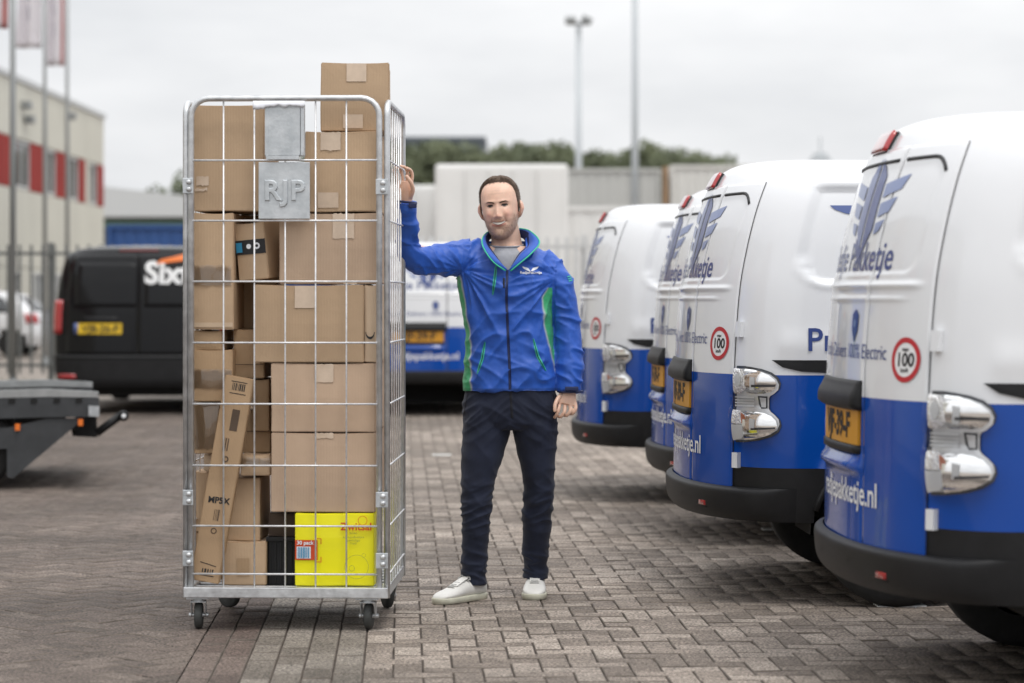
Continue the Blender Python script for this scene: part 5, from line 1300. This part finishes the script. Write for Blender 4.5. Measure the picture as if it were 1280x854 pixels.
# --- hands
def finger(pts, r=.0078):
    return limb([(pp(*p), r*(1 - .07*i), r*(1 - .07*i)) for i, p in enumerate(pts)], 10, 4) 
ft = lambda p, r: ball(pp(*p), r, 10)
parts.append(limb([(pp(507, 254, -.24), .026, .019), (pp(507.5, 244, -.25), .031, .017), (pp(507, 234, -.255), .035, .016), (pp(506.5, 227, -.255), .034, .014)], 18, 4))
for P_ in ([(514, 230, -.256), (515.5, 220, -.262), (513.5, 213, -.272), (509, 210.5, -.285)], [(509, 228.5, -.256), (509.5, 217, -.262), (506.5, 209.5, -.272), (501.5, 208, -.285)],
           [(503.8, 229, -.256), (502.5, 218.5, -.262), (499.5, 211, -.27), (495.5, 209.5, -.283)], [(499, 231, -.256), (496.5, 222.5, -.262), (494.5, 216, -.27), (492.0, 213.5, -.282)]):
    parts.append(finger(P_)); parts.append(ft(P_[-1], .0075))
TH = [(513, 246, -.256), (516, 238, -.275), (514, 229, -.295), (508.5, 221, -.302)]; parts.append(finger(TH, .0105)); parts.append(ft(TH[-1], .0085))
parts.append(limb([(pp(711, 487, .0), .027, .020), (pp(710.5, 494, -.005), .034, .019), (pp(709, 501, -.012), .042, .018), (pp(708, 506, -.016), .042, .017)], 18, 4))
for P_ in ([(719, 504, -.014), (719.5, 511, -.028), (716, 517, -.024), (712.5, 517.5, -.002)], [(712.8, 506, -.018), (713, 513.5, -.034), (708.5, 519.5, -.026), (705, 519, -.002)],
           [(706.2, 507, -.02), (705.5, 515, -.036), (701, 521, -.026), (698, 520.5, -.004)], [(699.6, 505, -.018), (698, 513, -.034), (695.5, 519, -.03), (693.5, 521.5, -.014)]):
    parts.append(finger(P_, .0086)); parts.append(ft(P_[-1], .0078))
TH = [(702, 493, -.01), (697, 499, -.03), (694, 506, -.045), (693.5, 513, -.05)]; parts.append(finger(TH, .0105)); parts.append(ft(TH[-1], .0085))
body = fuse(parts, .0028, 2, 'body', .4)
BC = coords(body); HI = HM.inverted()
loc = BC @ np.array(HI.to_3x3()).T + np.array(HI.translation)
x_, y_, z_ = loc[:, 0], loc[:, 1], loc[:, 2]
skin = np.array((.76, .50, .38)); col = np.tile(skin, (len(BC), 1))
nzv = np.array([noise.noise(Vector(p)*38) + .6*noise.noise(Vector(p)*95) for p in BC]); nzf = np.array([noise.noise(Vector(p)*420) for p in BC])
col *= (1 + .08*nzv + .04*nzf)[:, None]
isface = (z_ > -.03) & (z_ < .285) & (np.abs(x_) < .11) & (BC[:, 2] > 1.45)
front = isface & (y_ < .03)
ax = np.abs(x_)
beard = front*np.clip(sstep(.082, .066, z_ - .55*np.maximum(ax - .03, 0)) , 0, 1)*sstep(-.028, -.006, z_ + .10*(y_ + .02).clip(0))
side = front*sstep(.045, .060, ax)*sstep(.125, .095, z_)*sstep(.02, -.005, y_)
mus = front*g_(z_, .0835, .006)*g_(ax, .0, .030)
bd_ = np.clip(np.maximum(np.maximum(beard, side*.55), mus), 0, 1)
bd_ *= 1 - .75*g_(z_, .064, .008)*g_(x_, 0, .028)*front
bd_ *= np.clip(.9 + .35*nzf, 0, 1)
hairc = np.array((.115, .068, .042))
col = col*(1 - .42*bd_[:, None]) + hairc*.42*bd_[:, None]
lip = front*np.clip(g_(z_, .0610 + 2.5*x_*x_, .0052)*(ax < .031) + .7*g_(z_, .0765 + 2.0*x_*x_, .003)*(ax < .030), 0, 1)
col = col*(1 - .7*lip[:, None]) + np.array((.42, .15, .12))*.7*lip[:, None]
red = front*np.clip(.5*g_(ax, .042, .016)*g_(z_, .105, .02) + .5*g_(x_, 0, .014)*g_(z_, .097, .012), 0, 1) + isface*.35*sstep(.068, .076, ax)*g_(z_, .125, .04)
col = col*(1 + red[:, None]*np.array((.05, -.22, -.22)))
fold_shade = front*np.clip(g_(ax, .029 + .30*(.088 - z_), .0028)*g_(z_, .082, .014) + .35*(g_(z_, .196 + .4*x_*x_, .0022) + g_(z_, .209 + .4*x_*x_, .002))*g_(ax, 0, .035), 0, 1)
col = col*(1 - .34*fold_shade[:, None])  # shade of smile and forehead creases painted into the skin
paint(body, np.clip(col, 0, 1))
Msk = mat('skin', (.56, .32, .22), .42, attr='Col', var=.02, vscale=200, bump=.05, bscale=500, spec=.4)
Msk.node_tree.nodes['Principled BSDF'].inputs['Subsurface Weight'].default_value = .12
Msk.node_tree.nodes['Principled BSDF'].inputs['Subsurface Radius'].default_value = (.012, .005, .003)
body.materials.clear(); body.materials.append(Msk)
bo_ = bpy.data.objects.new('body', body); C.objects.link(bo_); bo_.parent = man
bt = bvh_of(body)
# --- face details
HDIR = (HM.to_3x3() @ Vector((0, 1, 0))).normalized()
def fproj(x, z, off=.001):
    o_ = HM @ Vector((x, -.4, z)); h = bt.ray_cast(o_, HDIR)
    return (h[0] if h[0] is not None else HM @ Vector((x, -.09, z))) - HDIR*off
def face_patch(P_, m, name, off=.001, par=None, mx_=.004, dome=0.0):
    v, f = poly_geo([P_], mx_); cx = sum(p[0] for p in P_)/len(P_); cz = sum(p[1] for p in P_)/len(P_); rr = max(abs(p[0] - cx) for p in P_)
    return mesh_obj(name, [fproj(p.x, p.y, off + dome*max(0, 1 - ((p.x - cx)/rr)**2)) for p in v], f, m, par or bo_, True)
Mw = mat('eye_white_shaded', (.26, .23, .21), .5, spec=.2); Mi = mat('iris', (.03, .03, .03), .35, spec=.3); Mlash = mat('lash_and_brow_shade', (.03, .018, .014), .7)  # eye whites and lash tone darkened to carry the brow's shadow
Mhair = mat('hair_brown', (.075, .046, .030), .6, col2=(.15, .098, .064), vscale=120, stretch=(1, 1, .25), bump=.5, bscale=300)
Mbrow = mat('brow_hair', (.11, .066, .042), .7, var=.3, vscale=200); Mteeth = mat('teeth', (.62, .58, .52), .4); Mmouth = mat('mouth_dark', (.10, .025, .02), .6)
for s in (-1, 1):
    cx = s*.0315
    al = [(cx - .0125, .1432), (cx - .008, .1458), (cx, .1466), (cx + .008, .1458), (cx + .0125, .1432), (cx + .007, .1408), (cx - .007, .1408)]
    e_ = face_patch(al, Mw, 'eye', .0008, dome=.0012)
    face_patch([(cx - .001 + .0062*math.cos(a), .1437 + .0034*math.sin(a)) for a in np.linspace(0, 6.28, 12, endpoint=False)], Mi, 'iris', .0024, e_)
    face_patch([(cx - .0160, .1418), (cx - .009, .1452), (cx, .1460), (cx + .009, .1452), (cx + .0160, .1418), (cx + .010, .1496), (cx, .1508), (cx - .010, .1496)], Mlash, 'upper_lid_and_shade', .0026, e_)  # lid shape widened in dark colour for shade under the brow
    face_patch([(cx - .011, .1402), (cx, .1390), (cx + .011, .1402), (cx, .1377)], mat('lid_line', (.30, .15, .11), .6), 'lower_lid', .0018, e_)
    xi, xo = s*.012, s*.050
    br = [(xi, .1585), (s*.024, .1625), (s*.038, .1640), (xo, .1585), (s*.038, .1588), (s*.024, .1562), (xi, .1530)]
    face_patch(br, Mbrow, 'eyebrow', .002)
tz = lambda x: .0685 + 8.5*x*x
up_ = [(x, tz(x) + .0045*(1 - (x/.034)**2)) for x in np.linspace(-.0335, .0335, 13)]; dn = [(x, tz(x) - .0085*(1 - (x/.034)**2)) for x in np.linspace(.0335, -.0335, 13)]
mo = face_patch(up_ + dn[1:-1], Mmouth, 'mouth', .0006)
up_ = [(x, tz(x) + .0042*(1 - (x/.031)**2)) for x in np.linspace(-.0302, .0302, 13)]; dn = [(x, tz(x) - .0050*(1 - (x/.031)**2)) for x in np.linspace(.0302, -.0302, 13)]
face_patch(up_ + dn[1:-1], Mteeth, 'teeth', .0022, mo)
lo_ = [(x, .0600 + 9.5*x*x) for x in np.linspace(-.029, .029, 11)] + [(x, .0535 + 11.0*x*x + .002*(abs(x)/.029)) for x in np.linspace(.029, -.029, 11)]
face_patch(lo_, mat('lip', (.40, .17, .13), .4), 'lower_lip', .0022, mo, dome=.001)
# --- hair
hl_ = pchip([0, 25, 45, 58, 68, 78, 88, 98, 110, 135, 180], [.2475, .2455, .241, .228, .200, .155, .112, .118, .075, .052, .045])
vs, fs = [], []; na, nz_ = 90, 22
for i in range(na):
    a = -math.pi + 2*math.pi*i/na; z0 = float(hl_(abs(math.degrees(a))))
    for j in range(nz_ + 1):
        t = j/nz_; z = z0 + (.2705 - z0)*t; nzz = noise.noise(Vector((math.sin(a)*7, math.cos(a)*7, z*50)))
        off = .0005 + (.0035 + .004*t)*min(1, t*3 + .05) + .0030*nzz*min(1, t*4) + .004*max(0, math.cos(a))*t
        p = head_pt(a, z, off); p.z += .006*t**3 + .002*nzz
        vs.append(HM @ p)
for i in range(na):
    for j in range(nz_): a, b = i*(nz_+1) + j, ((i+1) % na)*(nz_+1) + j; fs.append((a, b, b+1, a+1))
fs.append(tuple(i*(nz_+1) + nz_ for i in range(na)))
ho_ = mesh_obj('hair', vs, fs, Mhair, bo_, True)
def strands(n, pick, length, width, lift, m, name, par, comb):
    V, Fc = [], []; tries = 0
    while len(Fc) < n and tries < n*12:
        tries += 1; a, z, base = pick()
        if a is None: continue
        p0 = head_pt(a, z, base); nrm = (head_pt(a, z, base + .01) - p0).normalized(); dr = (comb(a, z)*(1 - lift) + nrm*lift + Vector((random.gauss(0, .18), random.gauss(0, .18), random.gauss(0, .18)))).normalized()
        sd_ = dr.cross(nrm); sd_ = sd_.normalized() if sd_.length > 1e-5 else Vector((1, 0, 0)); L2 = length*random.uniform(.6, 1.2); k = len(V)
        V += [HM @ (p0 - sd_*width), HM @ (p0 + sd_*width), HM @ (p0 + dr*L2 + nrm*.001)]; Fc.append((k, k+1, k+2))
    o = mesh_obj(name, V, Fc, m, par); o['kind'] = 'stuff'; return o
def pick_hair():
    a = random.uniform(-math.pi, math.pi); z0 = float(hl_(abs(math.degrees(a)))) + random.gauss(0, .0035); z = z0 + (.270 - z0)*random.random()**1.3; t = (z - z0)/max(.001, .2705 - z0)
    return a, z, .0005 + .006*min(1, t*3 + .05)
def comb_hair(a, z): return Vector((math.sin(a)*.25, .35, .75 if z > .2 else -.5)).normalized()
strands(5200, pick_hair, .0075, .0009, .14, Mhair, 'hair_strands', ho_, comb_hair)
def pick_beard():
    a = random.uniform(-1.75, 1.75); z = random.uniform(-.0, .118); x = abs(head_pt(a, z).x)
    if abs(x) < .033 and .052 < z < .080: return None, 0, 0
    top = .088 if x < .030 else (.062 if x < .045 else (.066 if x < .06 else .105))
    if x < .030 and z > .078 and z > .090: return None, 0, 0
    if z > top + random.gauss(0, .004): return None, 0, 0
    return a, z, .0002
strands(1500, pick_beard, .0040, .0006, .3, mat('stubble', (.13, .08, .05), .7), 'beard', bo_, lambda a, z: Vector((math.sin(a)*.3, -.2, -.9)).normalized())

# --- jacket
Bl = np.array((.014, .095, .48)); Gr = np.array((.035, .36, .15)); Gy = np.array((.45, .48, .50))
def arm_dist(Pn, path):
    best = np.full(len(Pn), 9.); A = crom(path, 5)
    for a, b in zip(A[:-1], A[1:]):
        d = b[:3] - a[:3]; t = np.clip(((Pn - a[:3]) @ d)/(d @ d), 0, 1); q_ = a[:3] + t[:, None]*d; best = np.minimum(best, np.linalg.norm(Pn - q_, axis=1)/(a[3]*(1-t) + b[3]*t))
    return best
JT = [(489, 637.5, .05, .205, .128, 2.5), (478, 637.5, .05, .204, .130, 2.5), (450, 637, .047, .196, .128, 2.4), (415, 635.5, .043, .190, .126, 2.4), (380, 633, .04, .198, .130, 2.4), (350, 632.5, .042, .212, .132, 2.4),
      (332, 634, .048, .208, .122, 2.3), (319, 635.5, .054, .183, .108, 2.2), (310, 636.5, .058, .142, .092, 2.1), (302, 635, .06, .100, .080, 2.0), (297, 635, .06, .080, .074, 2.0)]
jt = crom([(pp(cx, y, dy), rx, ry) for y, cx, dy, rx, ry, p_ in JT], 4)
jp = [loft([ering(q_[:3], q_[3], q_[4], 2.35, 44) for q_ in jt])]
JL = [(pp(604, 320, .05), .080, .085), (pp(580, 323, .03), .076, .080), (pp(548, 325.5, -.03), .067, .068), (pp(520, 323, -.10), .062, .060), (pp(510.5, 308, -.145), .054, .056), (pp(509.5, 285, -.190), .046, .048), (pp(509, 264, -.228), .040, .040), (pp(508.5, 253, -.246), .038, .036)]
JR = [(pp(662, 330, .05), .056, .068), (pp(679, 335, .05), .064, .072), (pp(694, 349, .05), .066, .070), (pp(702, 368, .05), .063, .067), (pp(708.5, 408, .06), .062, .064), (pp(711, 440, .04), .062, .060), (pp(712, 470, .015), .056, .054), (pp(712.5, 490, .0), .051, .046)]
jp += [limb(JL, 24, 6), limb(JR, 24, 6), ball(pp(683, 333, .05), .070, 20), ball(pp(590, 321.5, .045), .078, 20)]
jk = fuse(jp, .0052, 5, 'jacket', .5)
JC = coords(jk); JN = normals(jk)
dl, dr_ = arm_dist(JC, JL), arm_dist(JC, JR)
def ridge(p, s_): return 1.15*max(0, 1 - 2.0*abs(noise.noise(p)))**1.7
disp = np.zeros(len(JC))
ca = Vector((JL[2][0]))
for i, p in enumerate(JC):
    P = Vector(p)
    arm_l = dl[i] < 1.2 and P.x < -.17; arm_r = dr_[i] < 1.15 and P.x > .20
    if arm_l:
        if P.z > 1.53: d = .0055*ridge(Vector((P.x*9, P.y*7, P.z*26)), 1) - .002     # forearm rings
        else: d = .0040*ridge(Vector((P.x*19 + P.z*12, P.y*7, P.z*8)), 1) - .002
        d += .010*math.exp(-((P.x + .40)/.03)**2 - ((P.z - 1.535)/.03)**2)*(-1)
    elif arm_r:
        d = .0062*ridge(Vector((P.x*8, P.y*8, P.z*21 + P.x*9)), 1) - .002
    else:
        d = .0050*ridge(Vector((P.x*6 + P.z*5 + 3, P.y*5, P.z*10 - P.x*9)), 1) + .003*noise.noise(Vector((P.x*14, P.y*9, P.z*16 + P.x*10)))
        d += .004*ridge(Vector((P.x*5 + 7, P.y*4, P.z*16 + P.x*8)), 1)*max(0, 1 - abs(P.z - 1.02)/.14) - .004
    if not arm_r:
        for (ax_, az_, k_) in ((-.20, 1.43, 1.0), (.21, 1.40, .6)):
            rr = math.hypot(P.x - ax_, P.z - az_); th = math.atan2(P.z - az_, P.x - ax_)
            d += .0065*k_*(ridge(Vector((th*3.2 + k_*4, rr*1.6, 2)), 1) - .45)*math.exp(-((rr - .15)/.14)**2)*(1 - .8*float(sstep(1.44, 1.50, P.z)))
    sil = max(0.25, min(1, (abs(abs(P.x + .008) - .215))/.06)) if (P.z < 1.40 and not (arm_l or arm_r)) else 1
    disp[i] = d*sil*(1.5 if (arm_l or arm_r) else 2.1) + .0012*noise.noise(P*60)
JC2 = JC + JN*disp[:, None]
jk.vertices.foreach_set('co', JC2.ravel()); jk.update()
# colours: green side panels with grey piping, darker cuffs and hem
def pxs(Pn): D = PD + Pn[:, 1]; return 640 + (Pn[:, 0] + PX)*F/D, HZ - (Pn[:, 2] - CAM_H)*F/D
ix, iy = JC[:, 0]*F/PD + 637, HZ - (JC[:, 2] - CAM_H)*F/PD
col = np.tile(Bl, (len(JC), 1))
xl = np.interp(iy, [330, 350, 377, 419, 450, 490], [571, 576.5, 581, 587.5, 588.5, 588.5]); xr_ = np.interp(iy, [360, 372, 398, 440, 472, 490], [686, 680, 680, 689, 697, 699])
tors_l = (iy > 332) & ~((dl < 1.06) & (iy < 352)); tors_r = (dr_ > 1.10) & (iy > 360)
gl = np.clip((xl - ix)/1.3 + .5, 0, 1)*tors_l; gr = np.clip((ix - xr_)/1.3 + .5, 0, 1)*tors_r
gm = np.maximum(gl, gr); col = col*(1 - gm[:, None]) + Gr*gm[:, None]
pm = np.maximum(g_(ix, xl, 1.1)*tors_l, g_(ix, xr_, 1.1)*tors_r*(ix > 660))*.8; col = col*(1 - pm[:, None]) + Gy*pm[:, None]
col *= (1 - .35*sstep(484.5, 485.5, iy)*(np.abs(ix - 637) < 64))[:, None]
paint(jk, np.clip(col, 0, 1))
# neck opening
bm = bmesh.new(); bm.from_mesh(jk)
Vp = [pp(*p) for p in ((604, 290, -.05), (657, 288, -.05), (657, 309, -.07), (650, 318, -.09), (637.5, 337, -.1), (632.5, 337, -.1), (617, 317, -.09), (609, 306, -.06))]
def inside(x, z):
    c = False; n = len(Vp)
    for i in range(n):
        a, b = Vp[i], Vp[i-1]
        if (a.z > z) != (b.z > z) and x < (b.x - a.x)*(z - a.z)/(b.z - a.z) + a.x: c = not c
    return c
dele = []
for f in bm.faces:
    c = f.calc_center_median()
    if c.z > 1.41 and ((c.y < .05 and inside(c.x, c.z)) or (c.z > 1.556 and abs(c.x - pp(632, 300).x) < .085)): dele.append(f)
bmesh.ops.delete(bm, geom=dele, context='FACES'); bm.to_mesh(jk); bm.free()
Mjk = mat('softshell', (.014, .062, .40), .46, attr='Col', var=.06, vscale=30, bump=.12, bscale=700, spec=.5, sheen=.1)
jk.materials.clear(); jk.materials.append(Mjk); jk.polygons.foreach_set('use_smooth', np.ones(len(jk.polygons), dtype=bool))
jo = bpy.data.objects.new('jacket', jk); C.objects.link(jo); jo.parent = man
jtree = bvh_of(jk)
Mzip = mat('zip_dark', (.008, .018, .08), .5); Mgreen = mat('green_trim', (.045, .50, .30), .5); Mjin = mat('collar_lining', (.006, .016, .085), .8)
strip(jtree, [(634, 338), (633, 370), (635, 420), (637, 460), (637.5, 486)], .011, Mzip, 'zipper', jo, .001, n=40)
strip(jtree, [(635.6, 338), (634.6, 370), (636.6, 420), (638.6, 460), (639.1, 486)], .002, mat('zip_teeth', (.03, .06, .22), .3, metal=.5), 'zip_teeth', jo, .004, n=40)
sl_ = pp(630, 354); c_ = proj(jtree, sl_.x, sl_.z)
MB().rbox((c_.x - .004, c_.y - .008, c_.z - .022), (c_.x + .004, c_.y - .001, c_.z + .022), .002).build('zip_pull', M['black_ink'], jo)
for pts, nm in (([(620.5, 330), (618.5, 350), (616, 369)], 'chest_pocket_zip'), ([(606.5, 427), (603, 448), (596.5, 467)], 'hand_pocket_zip'), ([(666.5, 423), (672, 445), (682.5, 463.5)], 'hand_pocket_zip')):
    st_ = strip(jtree, pts, .0125, Mgreen, nm, jo, .0015, 1); strip(jtree, pts, .0035, Mzip, 'zip_line', st_, .0042, 1)
W_ = .072
wings = [[(0, -.010), (.010, .004), (.036, .011), (.031, .003), (.026, -.001), (.020, -.004), (.012, -.008)], [(0, -.010), (-.012, -.008), (-.020, -.004), (-.026, -.001), (-.031, .003), (-.036, .011), (-.010, .004)]]
Mlw = mat('print_white', (.80, .82, .86), .5)
cl_ = cloth_marks(jtree, poly_geo(wings, .008), 663, 336.5, Mlw, 'chest_emblem', jo)
cloth_marks(jtree, text_geo('RedjePakketje', .0165, .0004), 663.5, 342.5, Mlw, 'chest_lettering', cl_)
for k in range(3):
    strip(jtree, [(709 + k, 346.5 + k*2.6), (714 + k*.8, 345 + k*2.6)], .004, Mgreen, 'sleeve_mark', jo, .002, n=5)
# cuffs
MB().tube([Vector(JL[-1][0]) + Vector((.0395*math.cos(a), .0375*math.sin(a), -.004*math.cos(a))) for a in np.linspace(0, 2*math.pi, 24, endpoint=False)], .005, 8, closed=True).build('cuff', Mzip, jo, True)
MB().tube([Vector(JR[-1][0]) + Vector((.052*math.cos(a), .047*math.sin(a), .002)) for a in np.linspace(0, 2*math.pi, 24, endpoint=False)], .005, 8, closed=True).build('cuff', Mzip, jo, True)
c_ = pp(515, 257, -.285); MB().rbox((c_.x - .014, c_.y - .004, c_.z - .010), (c_.x + .020, c_.y + .012, c_.z + .010), .004, ).build('cuff_strap', Mzip, jo)
c_ = pp(715, 486, -.058); MB().rbox((c_.x - .030, c_.y - .003, c_.z - .009), (c_.x + .028, c_.y + .012, c_.z + .009), .004).build('cuff_strap', Mzip, jo)
# collar
base = [(634, 338, -.100), (624, 326, -.088), (616, 316, -.066), (610, 308, -.028), (609, 302, .02), (614, 298, .085), (633, 296, .118), (652, 297, .09), (659, 302, .03), (659, 309, -.02), (650.5, 316.5, -.066), (642.5, 328, -.088), (636.5, 338, -.100)]
edge = [(632, 338.5, -.108), (617, 328, -.112), (606.5, 314, -.095), (602.5, 303, -.045), (605, 294.5, .015), (613, 289, .088), (632, 287, .125), (651, 286, .093), (664, 290, .028), (674.5, 303, -.040), (664, 317, -.096), (650, 329, -.110), (638, 339, -.108)]
Bc = crom([(pp(*p), 0, 0) for p in base], 5)[:, :3]; Ec = crom([(pp(*p), 0, 0) for p in edge], 5)[:, :3]
vs = []; nn = 7; fs = []
for i in range(len(Bc)):
    for j in range(nn):
        t = j/(nn - 1); p = Bc[i]*(1 - t) + Ec[i]*t; p = p + np.array((0, -.012*math.sin(math.pi*t)*.6, .010*math.sin(math.pi*t))); vs.append(p)
for i in range(len(Bc) - 1):
    for j in range(nn - 1): k = i*nn + j; fs.append((k, k+nn, k+nn+1, k+1))
co_ = mesh_obj('collar', vs, fs, mat('collar_blue', tuple(Bl), .55, var=.05, vscale=30, bump=.1, bscale=600, sheen=.15), jo, True)
md = co_.modifiers.new('t', 'SOLIDIFY'); md.thickness = .006; md.offset = -1
MB().tube([Vector(p) for p in Ec], .0032, 8).build('collar_piping', Mgreen, co_, True)
lin = [Vector(v) + Vector((0, .008, -.002)) for v in vs]
vs2 = []
for i in range(len(Bc)):
    for j in range(nn):
        t = j/(nn - 1); p = Bc[i]*(1 - t*.9) + Ec[i]*t*.9; c0 = np.array(pp(633, 300, .05)); q_ = p + (c0 - p)*np.array((.09, .09, 0)); vs2.append(q_)
mesh_obj('collar_lining', vs2, fs, Mjin, co_, True)
# t-shirt showing in the opening
ts_ = crom([(pp(633, 306.5, .05), .072, .0735), (pp(633, 310, .05), .077, .079), (pp(633, 318, .05), .100, .096), (pp(633, 340, .05), .150, .104), (pp(633, 372, .05), .160, .108)], 5)
tv, tf = loft([ering(q_[:3], q_[3], q_[4], 2.1, 40, v=Vector((0, 1, .14))) for q_ in ts_])
tee = mesh_obj('t_shirt', tv, tf[:-2], mat('grey_jersey', (.36, .37, .40), .85, var=.08, vscale=60, bump=.2, bscale=400), man, True)
MB().tube(ering(pp(633, 306.5, .05), .072, .0735, 2.1, 40, v=Vector((0, 1, .14))), .0045, 8, closed=True).build('neckband', mat('neckband_grey', (.25, .26, .29), .85), tee, True)

# --- trousers
tp_ = [loft([ering(q_[:3], q_[3], q_[4], 2.4, 40) for q_ in crom([(pp(638.5, 478, .055), .188, .118), (pp(638, 492, .058), .198, .124), (pp(637.5, 510, .062), .205, .130), (pp(637.5, 526, .064), .203, .124), (pp(638, 536, .066), .18, .105)], 4)])]
TL = [(pp(608, 505, .06), .104, .112), (pp(607.5, 535, .055), .103, .112), (pp(603, 565, .045), .092, .10), (pp(597.5, 600, .03), .073, .086), (pp(595.5, 632, .03), .067, .078), (pp(594.5, 660, .04), .060, .070), (pp(593.5, 690, .055), .056, .062), (pp(592.5, 714, .065), .053, .058), (pp(592.5, 730, .066), .056, .064)]
TR = [(pp(667, 505, .06), .104, .112), (pp(669, 535, .068), .099, .110), (pp(671, 565, .078), .085, .096), (pp(673, 600, .09), .069, .082), (pp(672.5, 632, .115), .067, .076), (pp(670.5, 660, .145), .062, .070), (pp(669.5, 690, .18), .057, .062), (pp(669.5, 708, .205), .053, .058), (pp(669.5, 722, .212), .056, .064)]
tp_ += [limb(TL, 28, 6), limb(TR, 28, 6)]
tm = fuse(tp_, .0052, 4, 'trousers', .5)
TC = coords(tm); TN = normals(tm); td = np.zeros(len(TC))
for i, p in enumerate(TC):
    P = Vector(p); z = P.z
    kn = math.exp(-((z - .40)/.10)**2); cr_ = math.exp(-((z - .80)/.10)**2); hm = math.exp(-((z - .14)/.07)**2)
    d = .0035*ridge(Vector((P.x*7, P.y*6, z*13 + P.x*5)), 1) - .0015
    d += kn*.0070*ridge(Vector((P.x*8 + 5, P.y*7, z*24 - P.x*9)), 1) + hm*.0080*ridge(Vector((P.x*9, P.y*9 + 2, z*28 + P.x*6)), 1)
    d += cr_*.0055*ridge(Vector((P.x*6 + 1, P.y*5, z*22 + abs(P.x)*16)), 1) - .003*(kn + hm + cr_)
    td[i] = d*1.2
tm.vertices.foreach_set('co', (TC + TN*td[:, None]).ravel()); tm.update()
tm.materials.clear(); tm.materials.append(mat('navy_chino', (.016, .021, .042), .75, var=.22, vscale=9, bump=.15, bscale=600, spec=.25, sheen=.1))
to_ = bpy.data.objects.new('trousers', tm); C.objects.link(to_); to_.parent = man
ttree = bvh_of(tm); Mst = mat('trouser_seam', (.006, .007, .014), .8)
strip(ttree, [(638.5, 488), (639, 505), (640.5, 522)], .012, Mst, 'fly', to_, .0005, n=14)
strip(ttree, [(585, 492), (582, 505), (579.5, 520)], .004, Mst, 'pocket_seam', to_, .001, n=12)
strip(ttree, [(691, 492), (694, 505), (696, 518)], .004, Mst, 'pocket_seam', to_, .001, n=12)

# --- shoes
Mup = mat('white_leather', (.72, .71, .68), .42, var=.05, vscale=20, bump=.08, bscale=200); Msole = mat('sole_offwhite', (.55, .54, .44), .55, var=.1, vscale=25); Mlace = mat('lace', (.45, .45, .44), .8)
def shoe(heel, toe, dyh, dyt):
    h = Vector((pp(heel, 740, dyh).x, dyh, 0)); t = Vector((pp(toe, 740, dyt).x, dyt, 0)); d = (t - h).normalized(); L_ = (t - h).length; sd = d.cross(Vector((0, 0, 1)))
    Mx = Matrix(((sd.x, d.x, 0, h.x), (sd.y, d.y, 0, h.y), (0, 0, 1, 0), (0, 0, 0, 1))); k = L_/.29
    o_ = []
    for l, w_, z0, z1 in ((.004, .020, .020, .070), (.018, .034, .018, .088), (.05, .040, .018, .094), (.085, .041, .018, .096), (.115, .042, .018, .094), (.15, .045, .018, .083), (.185, .049, .018, .070), (.215, .051, .018, .060), (.245, .049, .018, .052), (.268, .040, .018, .044), (.282, .027, .019, .036), (.289, .012, .020, .029)):
        zc, hz = (z0 + z1)/2, (z1 - z0)/2
        top = 1.0 if l > .13 else 1.0
        o_.append([Mx @ Vector((w_*math.copysign(abs(math.cos(a))**.75, math.cos(a))*(1 - .30*max(0, math.sin(a))**1.5), l*k, zc + hz*math.copysign(abs(math.sin(a))**.8, math.sin(a)))) for a in np.linspace(0, 2*math.pi, 28, endpoint=False)])
    v, f = loft(o_); u_ = mesh_obj('shoe', v, f, Mup, man, True)
    out_ = [(.0, .016), (.012, .032), (.05, .042), (.11, .044), (.17, .050), (.215, .054), (.25, .051), (.275, .039), (.290, .021), (.2955, .0)]
    pl_ = [(w_, l) for l, w_ in out_] + [(-w_, l) for l, w_ in out_[-2::-1]]; n = len(pl_)
    rs = []
    for z, g2 in ((.0, -.004), (.004, .0), (.022, .0015), (.027, -.001), (.028, -.006)):
        rs.append([Mx @ Vector((x*(1 + g2/.045), (l - .145)*k*(1 + g2/.145) + .145*k, z)) for x, l in pl_])
    v, f = loft(rs); mesh_obj('sole', v, f, Msole, u_, True)
    for i in range(5):
        l = (.125 + i*.019)*k; z = .094 - i*.0068; w_ = .024
        MB().tube([Mx @ Vector((-w_, l - .004, z - .012)), Mx @ Vector((-.012, l, z + .001)), Mx @ Vector((.012, l, z + .001)), Mx @ Vector((w_, l - .004, z - .010))], .0040, 6).build('lace', Mlace, u_, True)
    for s in (-1, 1):
        MB().tube([Mx @ Vector((0, .120*k, .097)), Mx @ Vector((s*.022, .112*k, .108)), Mx @ Vector((s*.036, .122*k, .094)), Mx @ Vector((s*.020, .128*k, .091))], .0028, 6).build('lace_bow', Mlace, u_, True)
    tg = [[Mx @ Vector((x, l*k, z + .004*math.cos(x*60))) for x in np.linspace(-.022, .022, 7)] for l, z in ((.10, .104), (.115, .100), (.15, .086), (.19, .069))]
    vv = [p for r_ in tg for p in r_]; mesh_obj('tongue', vv, [(i*7+j, i*7+j+1, (i+1)*7+j+1, (i+1)*7+j) for i in range(3) for j in range(6)], Mup, u_, True)
    return u_
shoe(605, 545, .12, -.11); shoe(670.5, 667, .30, .035)
